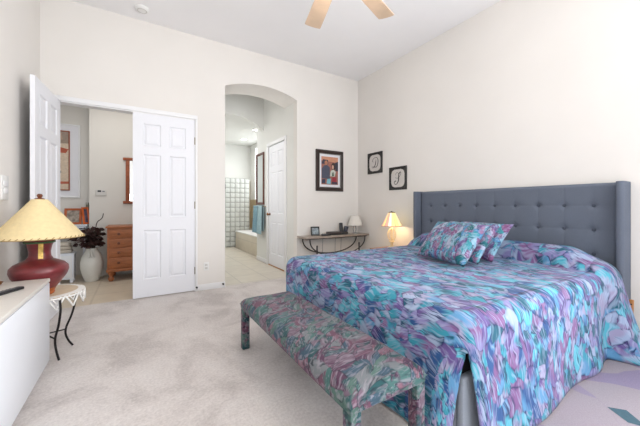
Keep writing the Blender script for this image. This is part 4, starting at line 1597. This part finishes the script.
MB().lathe([(0.001, 0), (0.02, 0), (0.022, 0.08), (0.019, 0.08), (0.018, 0.006), (0.001, 0.005)], 20).build('jar', DARKIRON, rd)
m = MB()
for k in range(9):
    a = 2 * PI * k / 9
    m.tube([(0.008 * math.cos(a), 0.008 * math.sin(a), 0.008), (0.015 * math.cos(a), 0.015 * math.sin(a), 0.2), (0.02 * math.cos(a), 0.02 * math.sin(a), 0.33 + 0.02 * (k % 3))], 0.004, 6)
m.build('reeds', mat('grey_green_reed', rgb(120, 116, 96), 0.8, var=0.3), rd, sharp=0)

# ------------------------------------------------------------------ bathroom
# tub deck
tb = thing('bathtub_deck', 'tan tiled tub deck with white rim at the bathroom far end', 'bathtub', (2.77, 7.52, 0))
MB().box(-0.37, 0.345, -1.065, 1.02, -0.004, 0.46, 0.004).build('apron', TUBTILE, tb)
m = MB()
m.box(-0.385, 0.345, -1.065, -0.93, 0.46, 0.49, 0.01)
m.box(-0.385, 0.345, 0.88, 1.02, 0.46, 0.49, 0.01)
m.box(-0.385, -0.27, -0.93, 0.88, 0.46, 0.49, 0.01)
m.box(0.25, 0.345, -0.93, 0.88, 0.46, 0.49, 0.01)
m.build('rim', WHITEP, tb)
MB().box(-0.269, 0.249, -0.929, 0.879, 0.462, 0.47, 0.002).build('basin', TRIM, tb)
m = MB()
m.cyl((0.28, 0.3, 0.49), (0.28, 0.3, 0.6), 0.015, 12)
m.tube([(0.28, 0.3, 0.6), (0.2, 0.3, 0.62), (0.12, 0.3, 0.59)], 0.012, 10)
m.build('faucet', BRASS, tb)

# tan tile surround behind the tub
m = MB()
m.box(BX - 0.012, BX - 0.001, 6.5, 9.39, 0.495, 1.40)
m.box(2.62, BX - 0.013, 9.385, 9.399, 0, 2.0)
o_ = struct(m.build('trim_4', TANTILE))

# glass block shower wall, each block a part
GB = NT('glass_block')
GB.b.inputs['Base Color'].default_value = rgb(232, 235, 231)
GB.b.inputs['Roughness'].default_value = 0.12
GB.b.inputs['Transmission Weight'].default_value = 0.3
nz_ = GB.n('ShaderNodeTexNoise', {'Vector': GB.coord(), 'Scale': 14.0, 'Detail': 2.0}).outputs[0]
GB.bump(nz_, 0.3, 0.02)
gw = thing('glass_block_screen', 'glass block shower screen standing beside the tub in bathroom', 'shower screen', (2.25, 8.72, 0))
nbx, nbz, bs = 5, 14, 0.142
bb = MB()
bb.box(0.006, bs - 0.006, -0.04, 0.04, 0.006, bs - 0.006, 0.016, 2)
fb = None
for i in range(nbx):
    for j in range(nbz):
        p = (0.0 + i * bs - 0.11, 0, 0.02 + j * bs)
        if fb is None:
            fb = bb.build('glass_block', GB.m, gw, p)
        else:
            copy_part(fb, gw, p)
m = MB()
for i in range(nbx + 1):
    m.box(i * bs - 0.116, i * bs - 0.104, -0.036, 0.036, -0.004, 0.02 + nbz * bs)
for j in range(nbz + 1):
    m.box(-0.11, nbx * bs - 0.11, -0.034, 0.034, 0.014 + j * bs, 0.026 + j * bs)
m.build('grout', mat('pale_grout', rgb(168, 170, 166), 0.8), gw)
m = MB()
m.box(-0.15, -0.117, -0.03, 0.03, -0.004, 1.95, 0.004)
m.build('end_post', mat('brushed_steel', rgb(120, 122, 122), 0.4, 0.7), gw)
m = MB()
m.box(-0.17, -0.10, -0.045, 0.045, 1.68, 1.84, 0.01)
m.build('hinge', BLACKP, gw)

# mirror and towels on the passage wall
mi = thing('bath_mirror', 'tall narrow mahogany framed mirror on the passage wall', 'mirror', (AX1, 6.205, 1.79), (0, 0, R(-90)))
frame_bars(MB(), 0.45, 1.12, 0.05, 0.035).build('frame', BROWNF, mi, sharp=20)
MB().box(-0.176, 0.176, -0.015, -0.004, -0.511, 0.511).build('mirror_glass', MIRROR, mi)
tr = thing('towel_bar', 'slim metal towel bar under the mahogany framed mirror', 'towel bar', (AX1, 6.16, 1.19))
m = MB()
m.cyl((-0.07, -0.28, 0), (-0.07, 0.28, 0), 0.009, 12)
m.build('bar', BRASS, tr)
for y in (-0.26, 0.26):
    MB().cyl((0, y, 0), (-0.075, y, 0), 0.011, 12).build('bracket', BRASS, tr)


def towel(y0, y1, zl, mtl, label):
    mb = MB()
    zt = 1.19 + 0.019

    def fn(u, v):
        y = y0 + (y1 - y0) * u
        if v < 0.45:
            t = v / 0.45
            z = zl + 0.06 + (zt - zl - 0.06) * t
            x = AX1 - 0.07 + 0.02
        elif v < 0.55:
            a = PI * (v - 0.45) / 0.1
            z = zt + 0.004 * math.sin(a)
            x = AX1 - 0.07 + 0.02 * math.cos(a)
            t = 1
        else:
            t = 1 - (v - 0.55) / 0.45
            z = zl + (zt - zl) * t
            x = AX1 - 0.07 - 0.02
        if v >= 0.55:
            x -= 0.018 * (1 - t) * (1 + math.sin(u * 22))
        return (x, y, z)
    mb.grid(28, 40, fn)
    o = mb.build('towel', mtl, None, (0, 0, 0), sharp=0)
    sd_ = o.modifiers.new('pile', 'SOLIDIFY')
    sd_.thickness = 0.006
    tag(o, label, 'towel', 'towels on the bathroom bar')


towel(5.89, 6.15, 0.61, TOWEL, 'aqua bath towel on the bar, nearer the paneled door')
towel(6.17, 6.43, 0.62, TOWELD, 'aqua bath towel on the bar, nearer the tub')

# recessed lights in the bathroom ceiling
LENS = mat('downlight_lens', rgb(255, 252, 245), 0.4, emit=(1, 0.97, 0.92, 1), estr=12)
for x, y, lab in ((2.56, 7.27, 'recessed downlight on bathroom ceiling, nearer the arch'), (2.62, 8.47, 'recessed downlight on bathroom ceiling, farther from the arch')):
    o_ = thing('recessed_light', lab, 'ceiling light', (x, y, 3.14), group='bathroom downlights')
    MB().lathe([(0.075, -0.002), (0.10, -0.002), (0.10, -0.008), (0.08, -0.012), (0.075, -0.006)], 28).build('trim_ring', WHITEP, o_)
    MB().lathe([(0.001, -0.004), (0.076, -0.004), (0.07, -0.007), (0.001, -0.008)], 24).build('lens', LENS, o_)
    s_ = bpy.data.lights.new('downlight', 'SPOT')
    s_.energy, s_.spot_size, s_.spot_blend, s_.shadow_soft_size = 18, R(130), 0.8, 0.07
    so = bpy.data.objects.new('downlight', s_)
    COL.objects.link(so)
    so.location = (0, 0, -0.02)
    so.parent = o_
